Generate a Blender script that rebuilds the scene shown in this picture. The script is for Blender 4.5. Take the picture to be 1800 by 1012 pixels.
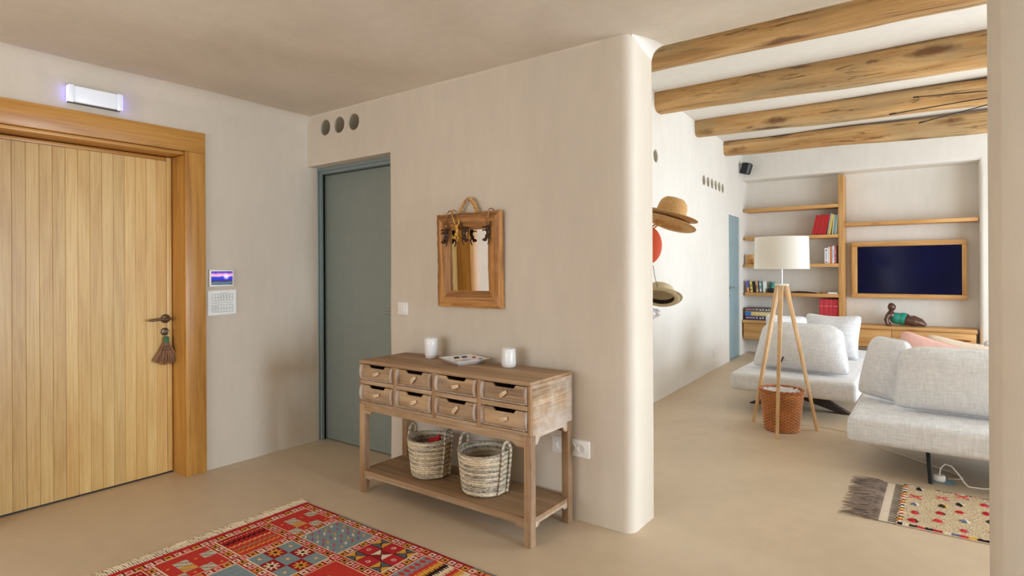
import bpy, bmesh, math, random
import numpy as np
from mathutils import Vector, Matrix, noise

# ------------------------------------------------------------------ scene, camera, light
scene = bpy.context.scene
COL = scene.collection
for o in list(bpy.data.objects):
    bpy.data.objects.remove(o)

CAM_H = 1.38
cam_data = bpy.data.cameras.new('camera')
cam_data.sensor_width = 36.0
cam_data.lens = 36.0 * 1031.0 / 1800.0
cam_data.shift_y = -33.4 / 1800.0
cam_data.clip_start = 0.05
cam_data.clip_end = 100
cam = bpy.data.objects.new('camera', cam_data)
COL.objects.link(cam)
cam.matrix_world = (Matrix.Translation((0, 0, CAM_H)) @ Matrix.Rotation(math.atan2(759, 1031), 4, 'Z')
                    @ Matrix.Rotation(math.pi / 2, 4, 'X') @ Matrix.Rotation(-0.0053, 4, 'Z'))
scene.camera = cam

scene.view_settings.view_transform = 'Standard'
scene.view_settings.look = 'None'
scene.view_settings.gamma = 1.0
scene.view_settings.exposure = 0.22
scene.view_settings.use_curve_mapping = False
try:
    scene.cycles.use_denoising = True
    scene.cycles.max_bounces = 10
    scene.cycles.diffuse_bounces = 6
    scene.cycles.sample_clamp_indirect = 6.0
    scene.cycles.caustics_reflective = False
    scene.cycles.caustics_refractive = False
except Exception:
    pass

world = bpy.data.worlds.new('sky')
scene.world = world
world.use_nodes = True
wb = world.node_tree.nodes['Background']
wb.inputs[0].default_value = (0.78, 0.88, 1.0, 1)
wb.inputs[1].default_value = 1.6


def area_light(name, loc, rot, sx, sy, power, col):
    d = bpy.data.lights.new(name, 'AREA')
    d.shape = 'RECTANGLE'
    d.size, d.size_y = sx, sy
    d.energy = power
    d.color = col
    o = bpy.data.objects.new(name, d)
    o.location = loc
    o.rotation_euler = rot
    COL.objects.link(o)
    return o


# daylight entering by the glazed openings of the house (all of them outside the picture)
H = math.pi / 2
area_light('daylight_living_terrace', (3.52, 6.4, 1.25), (0, H, 0), 2.3, 5.4, 276, (0.78, 0.885, 1.0))
area_light('daylight_hall_side', (5.92, 1.95, 1.2), (0, H, 0), 2.2, 1.3, 285, (0.70, 0.835, 1.0))
area_light('daylight_hall_rear', (-2.55, -2.6, 1.25), (H, 0, 0), 2.7, 2.1, 52, (0.96, 0.97, 1.0))


# ------------------------------------------------------------------ helpers
def srgb(r, g, b):
    f = lambda c: (c / 12.92) if c <= 0.04045 else ((c + 0.055) / 1.055) ** 2.4
    return (f(r / 255.0), f(g / 255.0), f(b / 255.0), 1.0)


def R(d):
    return math.radians(d)


class MB:
    """collects shapes of one part, then links them as one mesh object"""
    def __init__(self):
        self.v, self.f, self.m = [], [], []
        self.mi = 0

    def add(self, vs, fs):
        b = len(self.v)
        self.v += [tuple(p) for p in vs]
        self.f += [tuple(b + i for i in f) for f in fs]
        self.m += [self.mi] * len(fs)
        return self

    def box(self, x0, x1, y0, y1, z0, z1, M=None):
        vs = [(x, y, z) for z in (z0, z1) for y in (y0, y1) for x in (x0, x1)]
        if M is not None:
            vs = [tuple(M @ Vector(p)) for p in vs]
        return self.add(vs, [(0, 2, 3, 1), (4, 5, 7, 6), (0, 1, 5, 4), (2, 6, 7, 3), (0, 4, 6, 2), (1, 3, 7, 5)])

    def prism(self, poly, a0, a1, axis='Y', M=None):
        """poly in the two other axes: Y -> (x, z), X -> (y, z), Z -> (x, y)"""
        def P(p, a):
            return {'Y': (p[0], a, p[1]), 'X': (a, p[0], p[1]), 'Z': (p[0], p[1], a)}[axis]
        n = len(poly)
        vs = [P(p, a0) for p in poly] + [P(p, a1) for p in poly]
        if M is not None:
            vs = [tuple(M @ Vector(p)) for p in vs]
        fs = [tuple(range(n)), tuple(range(2 * n - 1, n - 1, -1))]
        fs += [(i, n + i, n + (i + 1) % n, (i + 1) % n) for i in range(n)]
        return self.add(vs, fs)

    def lathe(self, prof, n=32, c=(0, 0, 0), cap0=True, cap1=True, a0=0.0, fn=None):
        vs, fs = [], []
        k = len(prof)
        for i in range(n):
            a = a0 + 2 * math.pi * i / n
            for j, (r, z) in enumerate(prof):
                rr, zz = (r, z) if fn is None else fn(r, z, a, j, i)
                vs.append((c[0] + rr * math.cos(a), c[1] + rr * math.sin(a), c[2] + zz))
        for i in range(n):
            i2 = (i + 1) % n
            for j in range(k - 1):
                fs.append((i * k + j, i2 * k + j, i2 * k + j + 1, i * k + j + 1))
        if cap0:
            fs.append(tuple(i * k for i in range(n - 1, -1, -1)))
        if cap1:
            fs.append(tuple(i * k + k - 1 for i in range(n)))
        return self.add(vs, fs)

    def tube(self, pts, r, n=8, closed=False, M=None, cap=True):
        P = [Vector(p) for p in pts]
        L = len(P)
        rs = r if isinstance(r, (list, tuple)) else [r] * L
        vs, fs = [], []
        up = Vector((0, 0, 1))
        last = None
        for i, p in enumerate(P):
            if closed:
                t = P[(i + 1) % L] - P[i - 1]
            else:
                t = P[min(i + 1, L - 1)] - P[max(i - 1, 0)]
            t.normalize()
            if last is None:
                a = t.cross(up)
                if a.length < 1e-3:
                    a = t.cross(Vector((1, 0, 0)))
            else:
                a = last - t * last.dot(t)
            a.normalize()
            last = a
            b = t.cross(a)
            for k in range(n):
                an = 2 * math.pi * k / n
                vs.append(p + (a * math.cos(an) + b * math.sin(an)) * rs[i])
        if M is not None:
            vs = [M @ q for q in vs]
        for i in range(L if closed else L - 1):
            i2 = (i + 1) % L
            for k in range(n):
                k2 = (k + 1) % n
                fs.append((i * n + k, i * n + k2, i2 * n + k2, i2 * n + k))
        if cap and not closed:
            fs.append(tuple(range(n - 1, -1, -1)))
            fs.append(tuple((L - 1) * n + k for k in range(n)))
        return self.add(vs, fs)

    def ball(self, c, r, n=14, m=9, M=None):
        rx, ry, rz = r if isinstance(r, (tuple, list)) else (r, r, r)
        vs = [(0, 0, -1)]
        for j in range(1, m):
            t = -math.pi / 2 + math.pi * j / m
            for i in range(n):
                a = 2 * math.pi * i / n
                vs.append((math.cos(t) * math.cos(a), math.cos(t) * math.sin(a), math.sin(t)))
        vs.append((0, 0, 1))
        q = [Vector((v[0] * rx, v[1] * ry, v[2] * rz)) for v in vs]
        if M is not None:
            q = [M @ p for p in q]
        q = [p + Vector(c) for p in q]
        fs = [(0, 1 + (i + 1) % n, 1 + i) for i in range(n)]
        for j in range(m - 2):
            for i in range(n):
                a = 1 + j * n
                fs.append((a + i, a + (i + 1) % n, a + n + (i + 1) % n, a + n + i))
        a = 1 + (m - 2) * n
        fs += [(a + i, a + (i + 1) % n, len(vs) - 1) for i in range(n)]
        return self.add(q, fs)

    def build(self, name, mat, parent=None, bevel=0, seg=2, smooth=40, loc=None, rot=None, fix=True):
        me = bpy.data.meshes.new(name)
        me.from_pydata(self.v, [], self.f)
        if len(self.m) and max(self.m) > 0:
            me.polygons.foreach_set('material_index', self.m)
        mats = mat if isinstance(mat, (list, tuple)) else [mat]
        for mm in mats:
            me.materials.append(mm)
        if fix or bevel:
            bm = bmesh.new()
            bm.from_mesh(me)
            bmesh.ops.recalc_face_normals(bm, faces=bm.faces)
            if bevel:
                es = [e for e in bm.edges if len(e.link_faces) == 2 and e.calc_face_angle(0) > R(25)]
                bmesh.ops.bevel(bm, geom=es, offset=bevel, segments=seg, affect='EDGES', profile=0.5, clamp_overlap=True)
            bm.to_mesh(me)
            bm.free()
        finish(me, smooth)
        return link(name, me, parent, loc, rot)


def finish(me, smooth):
    if smooth:
        me.polygons.foreach_set('use_smooth', [True] * len(me.polygons))
        try:
            me.set_sharp_from_angle(angle=R(smooth))
        except Exception:
            pass
    me.update()


def link(name, me, parent=None, loc=None, rot=None):
    o = bpy.data.objects.new(name, me)
    COL.objects.link(o)
    if parent is not None:
        o.parent = parent
    if loc is not None:
        o.location = loc
    if rot is not None:
        o.rotation_euler = rot
    return o


def tag(o, label, cat, group=None, kind=None):
    o['label'] = label
    o['category'] = cat
    if group:
        o['group'] = group
    if kind:
        o['kind'] = kind
    return o


def thing(name, label, cat, loc=(0, 0, 0), rz=0, group=None, kind=None):
    o = bpy.data.objects.new(name, None)
    o.empty_display_size = 0.1
    COL.objects.link(o)
    o.location = loc
    o.rotation_euler = (0, 0, rz)
    return tag(o, label, cat, group, kind)


def bake(o):
    """replaces an object's mesh by its modified mesh"""
    dg = bpy.context.evaluated_depsgraph_get()
    dg.update()
    me = bpy.data.meshes.new_from_object(o.evaluated_get(dg))
    o.modifiers.clear()
    o.data = me
    return o


def blob(name, mb, mat, parent, voxel, smooth_it=4, loc=None, rot=None):
    """fuses overlapping shapes into one continuous skin"""
    o = mb.build(name, mat, parent, loc=loc, rot=rot)
    m = o.modifiers.new('r', 'REMESH')
    m.mode = 'VOXEL'
    m.voxel_size = voxel
    m2 = o.modifiers.new('s', 'SMOOTH')
    m2.iterations = smooth_it
    m2.factor = 0.5
    bake(o)
    o.data.polygons.foreach_set('use_smooth', [True] * len(o.data.polygons))
    if not o.data.materials:
        o.data.materials.append(mat)
    return o


def grid_mesh(fn, nu, nv):
    """fn(u, v) with u, v in 0..1"""
    vs = [fn(i / nu, j / nv) for j in range(nv + 1) for i in range(nu + 1)]
    w = nu + 1
    fs = [(j * w + i, j * w + i + 1, (j + 1) * w + i + 1, (j + 1) * w + i) for j in range(nv) for i in range(nu)]
    return vs, fs


def n3(x, y, z):
    return noise.noise(Vector((x, y, z)))


# ------------------------------------------------------------------ materials
class NT:
    def __init__(self, name):
        self.mat = bpy.data.materials.new(name)
        self.mat.use_nodes = True
        self.t = self.mat.node_tree
        self.b = self.t.nodes['Principled BSDF']

    def n(self, kind, **kw):
        x = self.t.nodes.new(kind)
        for k, v in kw.items():
            setattr(x, k, v)
        return x

    def l(self, a, b):
        self.t.links.new(a, b)

    def val(self, sock, v):
        self.b.inputs[sock].default_value = v

    def ramp(self, fac, stops):
        r = self.n('ShaderNodeValToRGB')
        e = r.color_ramp.elements
        while len(e) < len(stops):
            e.new(0.5)
        for i, (p, c) in enumerate(stops):
            e[i].position = p
            e[i].color = c
        self.l(fac, r.inputs[0])
        return r.outputs[0]

    def noise(self, vec, scale, detail=4, rough=0.55, dist=0.0):
        x = self.n('ShaderNodeTexNoise')
        x.inputs['Scale'].default_value = scale
        x.inputs['Detail'].default_value = detail
        x.inputs['Roughness'].default_value = rough
        x.inputs['Distortion'].default_value = dist
        if vec is not None:
            self.l(vec, x.inputs['Vector'])
        return x.outputs[0]

    def mapping(self, vec, scale=(1, 1, 1), rot=(0, 0, 0)):
        m = self.n('ShaderNodeMapping')
        m.inputs['Scale'].default_value = scale
        m.inputs['Rotation'].default_value = rot
        self.l(vec, m.inputs['Vector'])
        return m.outputs[0]

    def coords(self, rand=True):
        tc = self.n('ShaderNodeTexCoord').outputs['Object']
        if not rand:
            return tc
        oi = self.n('ShaderNodeObjectInfo').outputs['Random']
        mu = self.n('ShaderNodeMath', operation='MULTIPLY')
        mu.inputs[1].default_value = 37.0
        self.l(oi, mu.inputs[0])
        cb = self.n('ShaderNodeCombineXYZ')
        for i in range(3):
            self.l(mu.outputs[0], cb.inputs[i])
        ad = self.n('ShaderNodeVectorMath', operation='ADD')
        self.l(tc, ad.inputs[0])
        self.l(cb.outputs[0], ad.inputs[1])
        return ad.outputs[0]

    def mix(self, fac, a, b, blend='MIX'):
        m = self.n('ShaderNodeMix', data_type='RGBA', blend_type=blend)
        for s, v in ((m.inputs[0], fac), (m.inputs[6], a), (m.inputs[7], b)):
            if hasattr(v, 'is_linked') or hasattr(v, 'links'):
                self.l(v, s)
            else:
                s.default_value = v
        return m.outputs[2]

    def math(self, op, a, b=None):
        m = self.n('ShaderNodeMath', operation=op)
        for i, v in enumerate((a, b)):
            if v is None:
                continue
            if hasattr(v, 'links'):
                self.l(v, m.inputs[i])
            else:
                m.inputs[i].default_value = v
        return m.outputs[0]

    def bump(self, h, strength, dist=0.01):
        x = self.n('ShaderNodeBump')
        x.inputs['Strength'].default_value = strength
        x.inputs['Distance'].default_value = dist
        self.l(h, x.inputs['Height'])
        self.l(x.outputs[0], self.b.inputs['Normal'])

    def rand_tint(self, col, amount):
        """per-object brightness"""
        oi = self.n('ShaderNodeObjectInfo').outputs['Random']
        mr = self.n('ShaderNodeMapRange')
        mr.inputs[3].default_value = 1 - amount
        mr.inputs[4].default_value = 1 + amount
        self.l(oi, mr.inputs[0])
        hs = self.n('ShaderNodeHueSaturation')
        self.l(mr.outputs[0], hs.inputs['Value'])
        self.l(col, hs.inputs['Color'])
        return hs.outputs[0]


def mul(c, k):
    return (min(1, c[0] * k), min(1, c[1] * k), min(1, c[2] * k), 1)


def plain(name, col, rough=0.5, metal=0.0, emit=0.0, ecol=None, coat=0.0, var=0.0):
    t = NT(name)
    t.val('Roughness', rough)
    t.val('Metallic', metal)
    if coat:
        t.val('Coat Weight', coat)
    n = t.noise(t.coords(), 9.0, 3)
    k = max(var, 0.03)
    c = t.ramp(n, [(0.3, mul(col, 1 - k)), (0.7, mul(col, 1 + k))])
    t.l(c, t.b.inputs['Base Color'])
    if emit:
        t.b.inputs['Emission Color'].default_value = ecol or col
        t.val('Emission Strength', emit)
    return t.mat


def plaster(name, col, var=0.06, bump=0.25, rough=0.85):
    t = NT(name)
    co = t.coords(False)
    a = t.noise(t.mapping(co, (1, 1, 0.7)), 1.3, 6, 0.6, 0.4)
    c1 = t.ramp(a, [(0.30, mul(col, 1 - var)), (0.55, col), (0.75, mul(col, 1 + var * 0.6))])
    f = t.noise(t.mapping(co, (1, 1, 0.25)), 14.0, 5, 0.6)
    c2 = t.mix(0.10, c1, t.ramp(f, [(0.35, mul(col, 0.75)), (0.65, mul(col, 1.15))]))
    t.l(c2, t.b.inputs['Base Color'])
    t.val('Roughness', rough)
    t.val('Specular IOR Level', 0.25)
    h = t.noise(co, 26.0, 6, 0.65)
    g = t.noise(co, 3.0, 3, 0.5)
    hh = t.math('ADD', t.math('MULTIPLY', h, 0.35), g)
    t.bump(hh, bump, 0.012)
    return t.mat


def wood(name, stops, axis='X', rough=0.5, scale=1.0, tint=0.06, knots=0.0, bump=0.12, coat=0.0, stretch=14.0, wash=None, washamt=0.75):
    """stops: dark, mid, light"""
    t = NT(name)
    co = t.coords(True)
    s = {'X': (0.7, stretch, stretch), 'Y': (stretch, 0.7, stretch), 'Z': (stretch, stretch, 0.7)}[axis]
    s = tuple(q * scale for q in s)
    v = t.mapping(co, s)
    a = t.noise(v, 1.0, 5, 0.6, 0.9)
    dk, md, lt = stops
    c = t.ramp(a, [(0.33, dk), (0.5, md), (0.66, lt)])
    s2 = {'X': (3, 130, 130), 'Y': (130, 3, 130), 'Z': (130, 130, 3)}[axis]
    fb = t.noise(t.mapping(co, s2), 1.0, 3, 0.6)
    c = t.mix(0.35, c, t.ramp(fb, [(0.3, mul(dk, 0.9)), (0.6, lt)]), 'MIX')
    if knots:
        s3 = {'X': (1.6, 6, 6), 'Y': (6, 1.6, 6), 'Z': (6, 6, 1.6)}[axis]
        vo = t.n('ShaderNodeTexVoronoi')
        vo.inputs['Scale'].default_value = 1.0
        t.l(t.mapping(co, s3), vo.inputs['Vector'])
        w = t.noise(co, 5.0, 3)
        d = t.math('ADD', vo.outputs['Distance'], t.math('MULTIPLY', w, 0.15))
        k = t.ramp(d, [(0.14, (1, 1, 1, 1)), (0.24, (0, 0, 0, 1))])
        c = t.mix(t.math('MULTIPLY', k, knots), c, mul(dk, 0.35))
    if wash is not None:
        w = t.noise(co, 4.0, 4, 0.65)
        w2 = t.ramp(w, [(0.38, (0, 0, 0, 1)), (0.62, (washamt, washamt, washamt, 1))])
        c = t.mix(w2, c, wash)
    c = t.rand_tint(c, tint)
    t.l(c, t.b.inputs['Base Color'])
    t.val('Roughness', rough)
    if coat:
        t.val('Coat Weight', coat)
        t.val('Coat Roughness', 0.25)
    t.bump(t.math('ADD', a, t.math('MULTIPLY', fb, 0.4)), bump, 0.004)
    return t.mat


def fabric(name, col, scale=260.0, var=0.12, rough=0.95, bump=0.35):
    t = NT(name)
    co = t.coords(True)
    a = t.noise(t.mapping(co, (1, 0.12, 0.12)), scale, 2)
    b = t.noise(t.mapping(co, (0.12, 0.12, 1)), scale, 2)
    w = t.math('MULTIPLY', t.math('ADD', a, b), 0.5)
    c = t.ramp(w, [(0.36, mul(col, 1 - var)), (0.64, mul(col, 1 + var))])
    m = t.noise(co, 5.0, 3)
    c = t.mix(0.2, c, t.ramp(m, [(0.3, mul(col, 0.88)), (0.7, mul(col, 1.08))]))
    t.l(c, t.b.inputs['Base Color'])
    t.val('Roughness', rough)
    t.val('Specular IOR Level', 0.2)
    try:
        t.val('Sheen Weight', 0.15)
    except Exception:
        pass
    t.bump(w, bump, 0.002)
    return t.mat


def vcol(name, rough=0.95, bump=0.3, scale=300.0):
    t = NT(name)
    at = t.n('ShaderNodeAttribute')
    at.attribute_name = 'Col'
    co = t.n('ShaderNodeTexCoord').outputs['Object']
    w = t.noise(co, scale, 2)
    c = t.mix(1.0, at.outputs['Color'], t.ramp(w, [(0.3, (0.82, 0.82, 0.82, 1)), (0.7, (1.12, 1.12, 1.12, 1))]), 'MULTIPLY')
    t.l(c, t.b.inputs['Base Color'])
    t.val('Roughness', rough)
    t.val('Specular IOR Level', 0.15)
    t.bump(w, bump, 0.002)
    return t.mat


M = {}
M['plaster'] = plaster('plaster_beige', srgb(212, 201, 184))
M['plaster_living'] = plaster('plaster_pale', srgb(228, 224, 216), var=0.05)
M['plaster_ceiling'] = plaster('plaster_ceiling', srgb(213, 203, 187), var=0.10, bump=0.35)


def floor_material():
    t = NT('polished_cement_floor')
    co = t.coords(False)
    col = srgb(204, 184, 156)
    a = t.noise(co, 0.9, 6, 0.6, 0.6)
    c1 = t.ramp(a, [(0.3, mul(col, 0.88)), (0.5, col), (0.72, mul(col, 1.10))])
    f = t.noise(co, 9.0, 5, 0.6)
    c2 = t.mix(0.12, c1, t.ramp(f, [(0.35, mul(col, 0.8)), (0.65, mul(col, 1.2))]))
    t.l(c2, t.b.inputs['Base Color'])
    t.val('Roughness', 0.42)
    t.val('Specular IOR Level', 0.35)
    t.bump(t.noise(co, 7.0, 4), 0.08, 0.01)
    return t.mat


M['floor'] = floor_material()
GOLD = (srgb(192, 146, 76), srgb(212, 174, 104), srgb(226, 194, 128))
M['door_wood'] = wood('golden_oiled_wood_upright', GOLD, 'Z', rough=0.40, tint=0.09, stretch=5.0, coat=0.2)
M['frame_wood_v'] = wood('golden_frame_upright', (srgb(158, 102, 36), srgb(188, 132, 56), srgb(208, 156, 80)), 'Z', rough=0.4, tint=0.04, stretch=8.0, knots=0.3, coat=0.15)
M['frame_wood_h'] = wood('golden_frame_lying', (srgb(158, 102, 36), srgb(188, 132, 56), srgb(208, 156, 80)), 'Y', rough=0.4, tint=0.04, stretch=8.0, knots=0.3, coat=0.15)
WASH = srgb(204, 192, 180)
CON = (srgb(98, 70, 44), srgb(158, 124, 86), srgb(204, 174, 132))
M['console_x'] = wood('weathered_pine_lying', CON, 'X', rough=0.7, tint=0.12, knots=0.7, stretch=9.0, wash=srgb(188, 168, 142), washamt=0.45, bump=0.4)
M['console_z'] = wood('weathered_pine_upright', (srgb(92, 60, 34), srgb(150, 110, 70), srgb(196, 160, 116)), 'Z', rough=0.7, tint=0.12, knots=0.7, stretch=9.0, wash=srgb(184, 162, 136), washamt=0.35, bump=0.4)
M['console_y'] = wood('weathered_pine_deep', CON, 'Y', rough=0.7, tint=0.06, knots=0.3, stretch=12.0, wash=WASH)
M['console_wash'] = wood('limewashed_pine', (srgb(130, 98, 70), srgb(172, 140, 110), srgb(206, 184, 160)), 'Z', rough=0.75, tint=0.05, stretch=14.0, wash=WASH)
M['console_top'] = wood('weathered_pine_top', (srgb(124, 96, 66), srgb(154, 122, 88), srgb(178, 146, 110)), 'X', rough=0.6, tint=0.04, knots=0.4, stretch=12.0)
M['mirror_wood_x'] = wood('rustic_teak_lying', (srgb(84, 44, 16), srgb(166, 108, 50), srgb(214, 160, 92)), 'X', rough=0.55, tint=0.06, knots=0.3, stretch=24.0, bump=0.6)
M['mirror_wood_z'] = wood('rustic_teak_upright', (srgb(84, 44, 16), srgb(166, 108, 50), srgb(214, 160, 92)), 'Z', rough=0.55, tint=0.06, knots=0.3, stretch=24.0, bump=0.6)
M['beam'] = None
M['oak_x'] = wood('oak_lying', (srgb(172, 118, 58), srgb(202, 150, 86), srgb(216, 172, 112)), 'X', rough=0.5, tint=0.05, knots=0.5, stretch=12.0)
M['oak_z'] = wood('oak_upright', (srgb(172, 118, 58), srgb(202, 150, 86), srgb(216, 172, 112)), 'Z', rough=0.5, tint=0.05, stretch=12.0)
M['ash_z'] = wood('pale_lamp_wood', (srgb(190, 146, 92), srgb(214, 174, 122), srgb(228, 196, 152)), 'Z', rough=0.45, tint=0.05, stretch=12.0)
M['dark_wood'] = wood('dark_sofa_base', (srgb(30, 20, 16), srgb(46, 30, 24), srgb(60, 42, 34)), 'X', rough=0.5)
M['door_grey'] = plain('grey_green_lacquer', srgb(134, 142, 134), 0.45)
M['door_frame_grey'] = plain('grey_blue_frame_lacquer', srgb(126, 140, 140), 0.4)
M['door_blue'] = plain('blue_grey_lacquer', srgb(138, 164, 172), 0.4)
M['white'] = plain('white_plastic', srgb(236, 234, 228), 0.4)
M['white_ceramic'] = plain('white_ceramic', srgb(240, 240, 238), 0.25, coat=0.3)
M['paper'] = plain('white_paper', srgb(240, 242, 238), 0.9)
M['ink'] = plain('grey_ink', srgb(110, 118, 120), 0.9)
M['black'] = plain('black_plastic', srgb(22, 22, 24), 0.4)
M['black_metal'] = plain('black_metal', srgb(24, 22, 22), 0.4, 0.6)
M['bronze'] = plain('aged_bronze', srgb(120, 104, 84), 0.35, 0.9)
M['steel'] = plain('brushed_steel', srgb(190, 190, 190), 0.3, 1.0)
M['figure'] = plain('dark_bronze_figurine', srgb(66, 44, 28), 0.4, 0.6, var=0.3)
M['figure_gold'] = plain('gold_figurine', srgb(190, 142, 60), 0.4, 0.6, var=0.3)
M['rope'] = fabric('jute_rope', srgb(196, 150, 90), 160.0, 0.35)
M['rope_pale'] = fabric('pale_rope', srgb(222, 196, 162), 220.0, 0.25)
M['mirror'] = plain('mirror_glass', (0.92, 0.93, 0.93, 1), 0.02, 1.0)
M['linen'] = fabric('grey_linen', srgb(217, 217, 217), 130.0, 0.15)
M['linen_blue'] = fabric('cool_grey_linen', srgb(218, 220, 223), 130.0, 0.15)
M['pink'] = fabric('pink_cotton', srgb(222, 176, 164), 300.0, 0.06)
M['beige_cotton'] = fabric('beige_cotton', srgb(220, 204, 184), 300.0, 0.06)
M['wicker'] = plain('honey_wicker', srgb(200, 132, 76), 0.5, var=0.25)
M['wicker_dark'] = plain('wicker_weavers', srgb(176, 108, 58), 0.55, var=0.3)
M['cream_fringe'] = plain('cream_cotton_fringe', srgb(222, 206, 176), 0.95, var=0.15)
M['grey_fringe'] = plain('grey_brown_wool_fringe', srgb(146, 130, 120), 0.95, var=0.35)
M['straw'] = fabric('straw', srgb(206, 164, 108), 420.0, 0.22)
M['straw_pale'] = fabric('pale_straw', srgb(206, 190, 156), 420.0, 0.18)
M['felt_band'] = plain('brown_hat_band', srgb(150, 100, 56), 0.8)
M['dark_band'] = plain('dark_sweatband', srgb(40, 24, 26), 0.8)
M['orange'] = fabric('orange_leather', srgb(206, 84, 50), 120.0, 0.05, rough=0.6)
M['pipe'] = plain('grey_pipe', srgb(190, 184, 166), 0.6)
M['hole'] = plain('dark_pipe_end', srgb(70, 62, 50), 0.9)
M['teal'] = plain('teal_glaze', srgb(24, 140, 122), 0.3, coat=0.4, var=0.15)
M['brown_skin'] = plain('brown_bronze_patina', srgb(92, 62, 50), 0.3, 0.3, coat=0.3, var=0.15)
M['grey_plastic'] = plain('blue_grey_plastic', srgb(120, 146, 160), 0.5)
M['broom'] = plain('broom_straw', srgb(150, 112, 84), 0.9, var=0.25)
M['green'] = plain('green_binding', srgb(60, 110, 78), 0.8)
M['dark_metal'] = plain('dark_grey_metal', srgb(70, 68, 66), 0.35, 0.8)
M['plastic_film'] = plain('crinkled_clear_film', srgb(206, 202, 206), 0.2, coat=0.5)
M['red_cloth'] = plain('red_cloth', srgb(190, 40, 38), 0.9)


def shade_material():
    t = NT('white_lamp_shade')
    t.val('Base Color', srgb(246, 244, 238))
    t.val('Roughness', 0.9)
    tr = t.n('ShaderNodeBsdfTranslucent')
    tr.inputs[0].default_value = srgb(246, 244, 238)
    mx = t.n('ShaderNodeMixShader')
    mx.inputs[0].default_value = 0.35
    out = t.t.nodes['Material Output']
    t.l(t.b.outputs[0], mx.inputs[1])
    t.l(tr.outputs[0], mx.inputs[2])
    t.l(mx.outputs[0], out.inputs[0])
    return t.mat


M['shade'] = shade_material()


def beam_material():
    """hewn log: golden wood with weathered olive-grey stretches, dark checks and knots"""
    t = NT('hewn_log')
    co = t.coords(True)
    a = t.noise(t.mapping(co, (0.8, 9, 9)), 1.0, 6, 0.62, 0.8)
    c = t.ramp(a, [(0.25, srgb(140, 98, 52)), (0.45, srgb(186, 144, 90)), (0.60, srgb(206, 166, 112)), (0.8, srgb(218, 186, 140))])
    g = t.noise(t.mapping(co, (0.9, 3.0, 3.0)), 1.0, 5, 0.6, 0.5)
    c = t.mix(t.ramp(g, [(0.46, (0, 0, 0, 1)), (0.66, (0.75, 0.75, 0.75, 1))]), c, srgb(158, 140, 106))
    k = t.noise(t.mapping(co, (1.3, 16, 16)), 1.0, 6, 0.7, 1.6)
    cr = t.ramp(k, [(0.37, (1, 1, 1, 1)), (0.43, (0, 0, 0, 1))])
    c = t.mix(t.math('MULTIPLY', cr, 0.75), c, srgb(92, 56, 26))
    vo = t.n('ShaderNodeTexVoronoi')
    vo.inputs['Scale'].default_value = 1.0
    t.l(t.mapping(co, (1.1, 4.5, 4.5)), vo.inputs['Vector'])
    d = t.math('ADD', vo.outputs['Distance'], t.math('MULTIPLY', t.noise(co, 9.0, 5, 0.7), 0.22))
    kn = t.ramp(d, [(0.22, (1, 1, 1, 1)), (0.34, (0, 0, 0, 1))])
    c = t.mix(t.math('MULTIPLY', kn, 0.85), c, srgb(96, 58, 28))
    t.l(c, t.b.inputs['Base Color'])
    t.val('Roughness', 0.75)
    t.bump(t.math('ADD', a, t.math('MULTIPLY', k, 0.8)), 0.55, 0.010)
    return t.mat


M['beam'] = beam_material()


def coil_material():
    """coiled maize-leaf basket: pale coils, each with grey stretches"""
    t = NT('coiled_leaf_fibre')
    co = t.coords(False)
    oi = t.n('ShaderNodeObjectInfo').outputs['Random']
    sx = t.n('ShaderNodeSeparateXYZ')
    t.l(co, sx.inputs[0])
    coil = t.math('FLOOR', t.math('MULTIPLY', sx.outputs[2], 72.0))
    cb = t.n('ShaderNodeCombineXYZ')
    t.l(t.math('MULTIPLY', sx.outputs[0], 4.0), cb.inputs[0])
    t.l(t.math('MULTIPLY', sx.outputs[1], 4.0), cb.inputs[1])
    t.l(t.math('ADD', t.math('MULTIPLY', coil, 1.73), t.math('MULTIPLY', oi, 50.0)), cb.inputs[2])
    par = t.math('MODULO', t.math('ADD', coil, 100.0), 2.0)
    a = t.math('ADD', t.math('MULTIPLY', t.noise(cb.outputs[0], 1.0, 2, 0.5), 0.75), t.math('MULTIPLY', par, 0.22))
    b = t.noise(t.mapping(co, (70, 70, 200)), 1.0, 3)
    c = t.ramp(a, [(0.40, srgb(116, 108, 98)), (0.47, srgb(176, 160, 132)), (0.54, srgb(232, 214, 178))])
    c = t.mix(0.45, c, t.ramp(b, [(0.38, srgb(104, 94, 82)), (0.58, srgb(238, 226, 200))]))
    t.l(c, t.b.inputs['Base Color'])
    t.val('Roughness', 0.85)
    t.bump(b, 0.5, 0.004)
    return t.mat


M['coil'] = coil_material()


# ------------------------------------------------------------------ the building
def steps(*br, step=0.25):
    out = []
    br = sorted(set(br))
    for a, b in zip(br, br[1:]):
        n = max(1, int(round((b - a) / step)))
        out += [a + (b - a) * i / n for i in range(n)]
    return out + [br[-1]]


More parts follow.
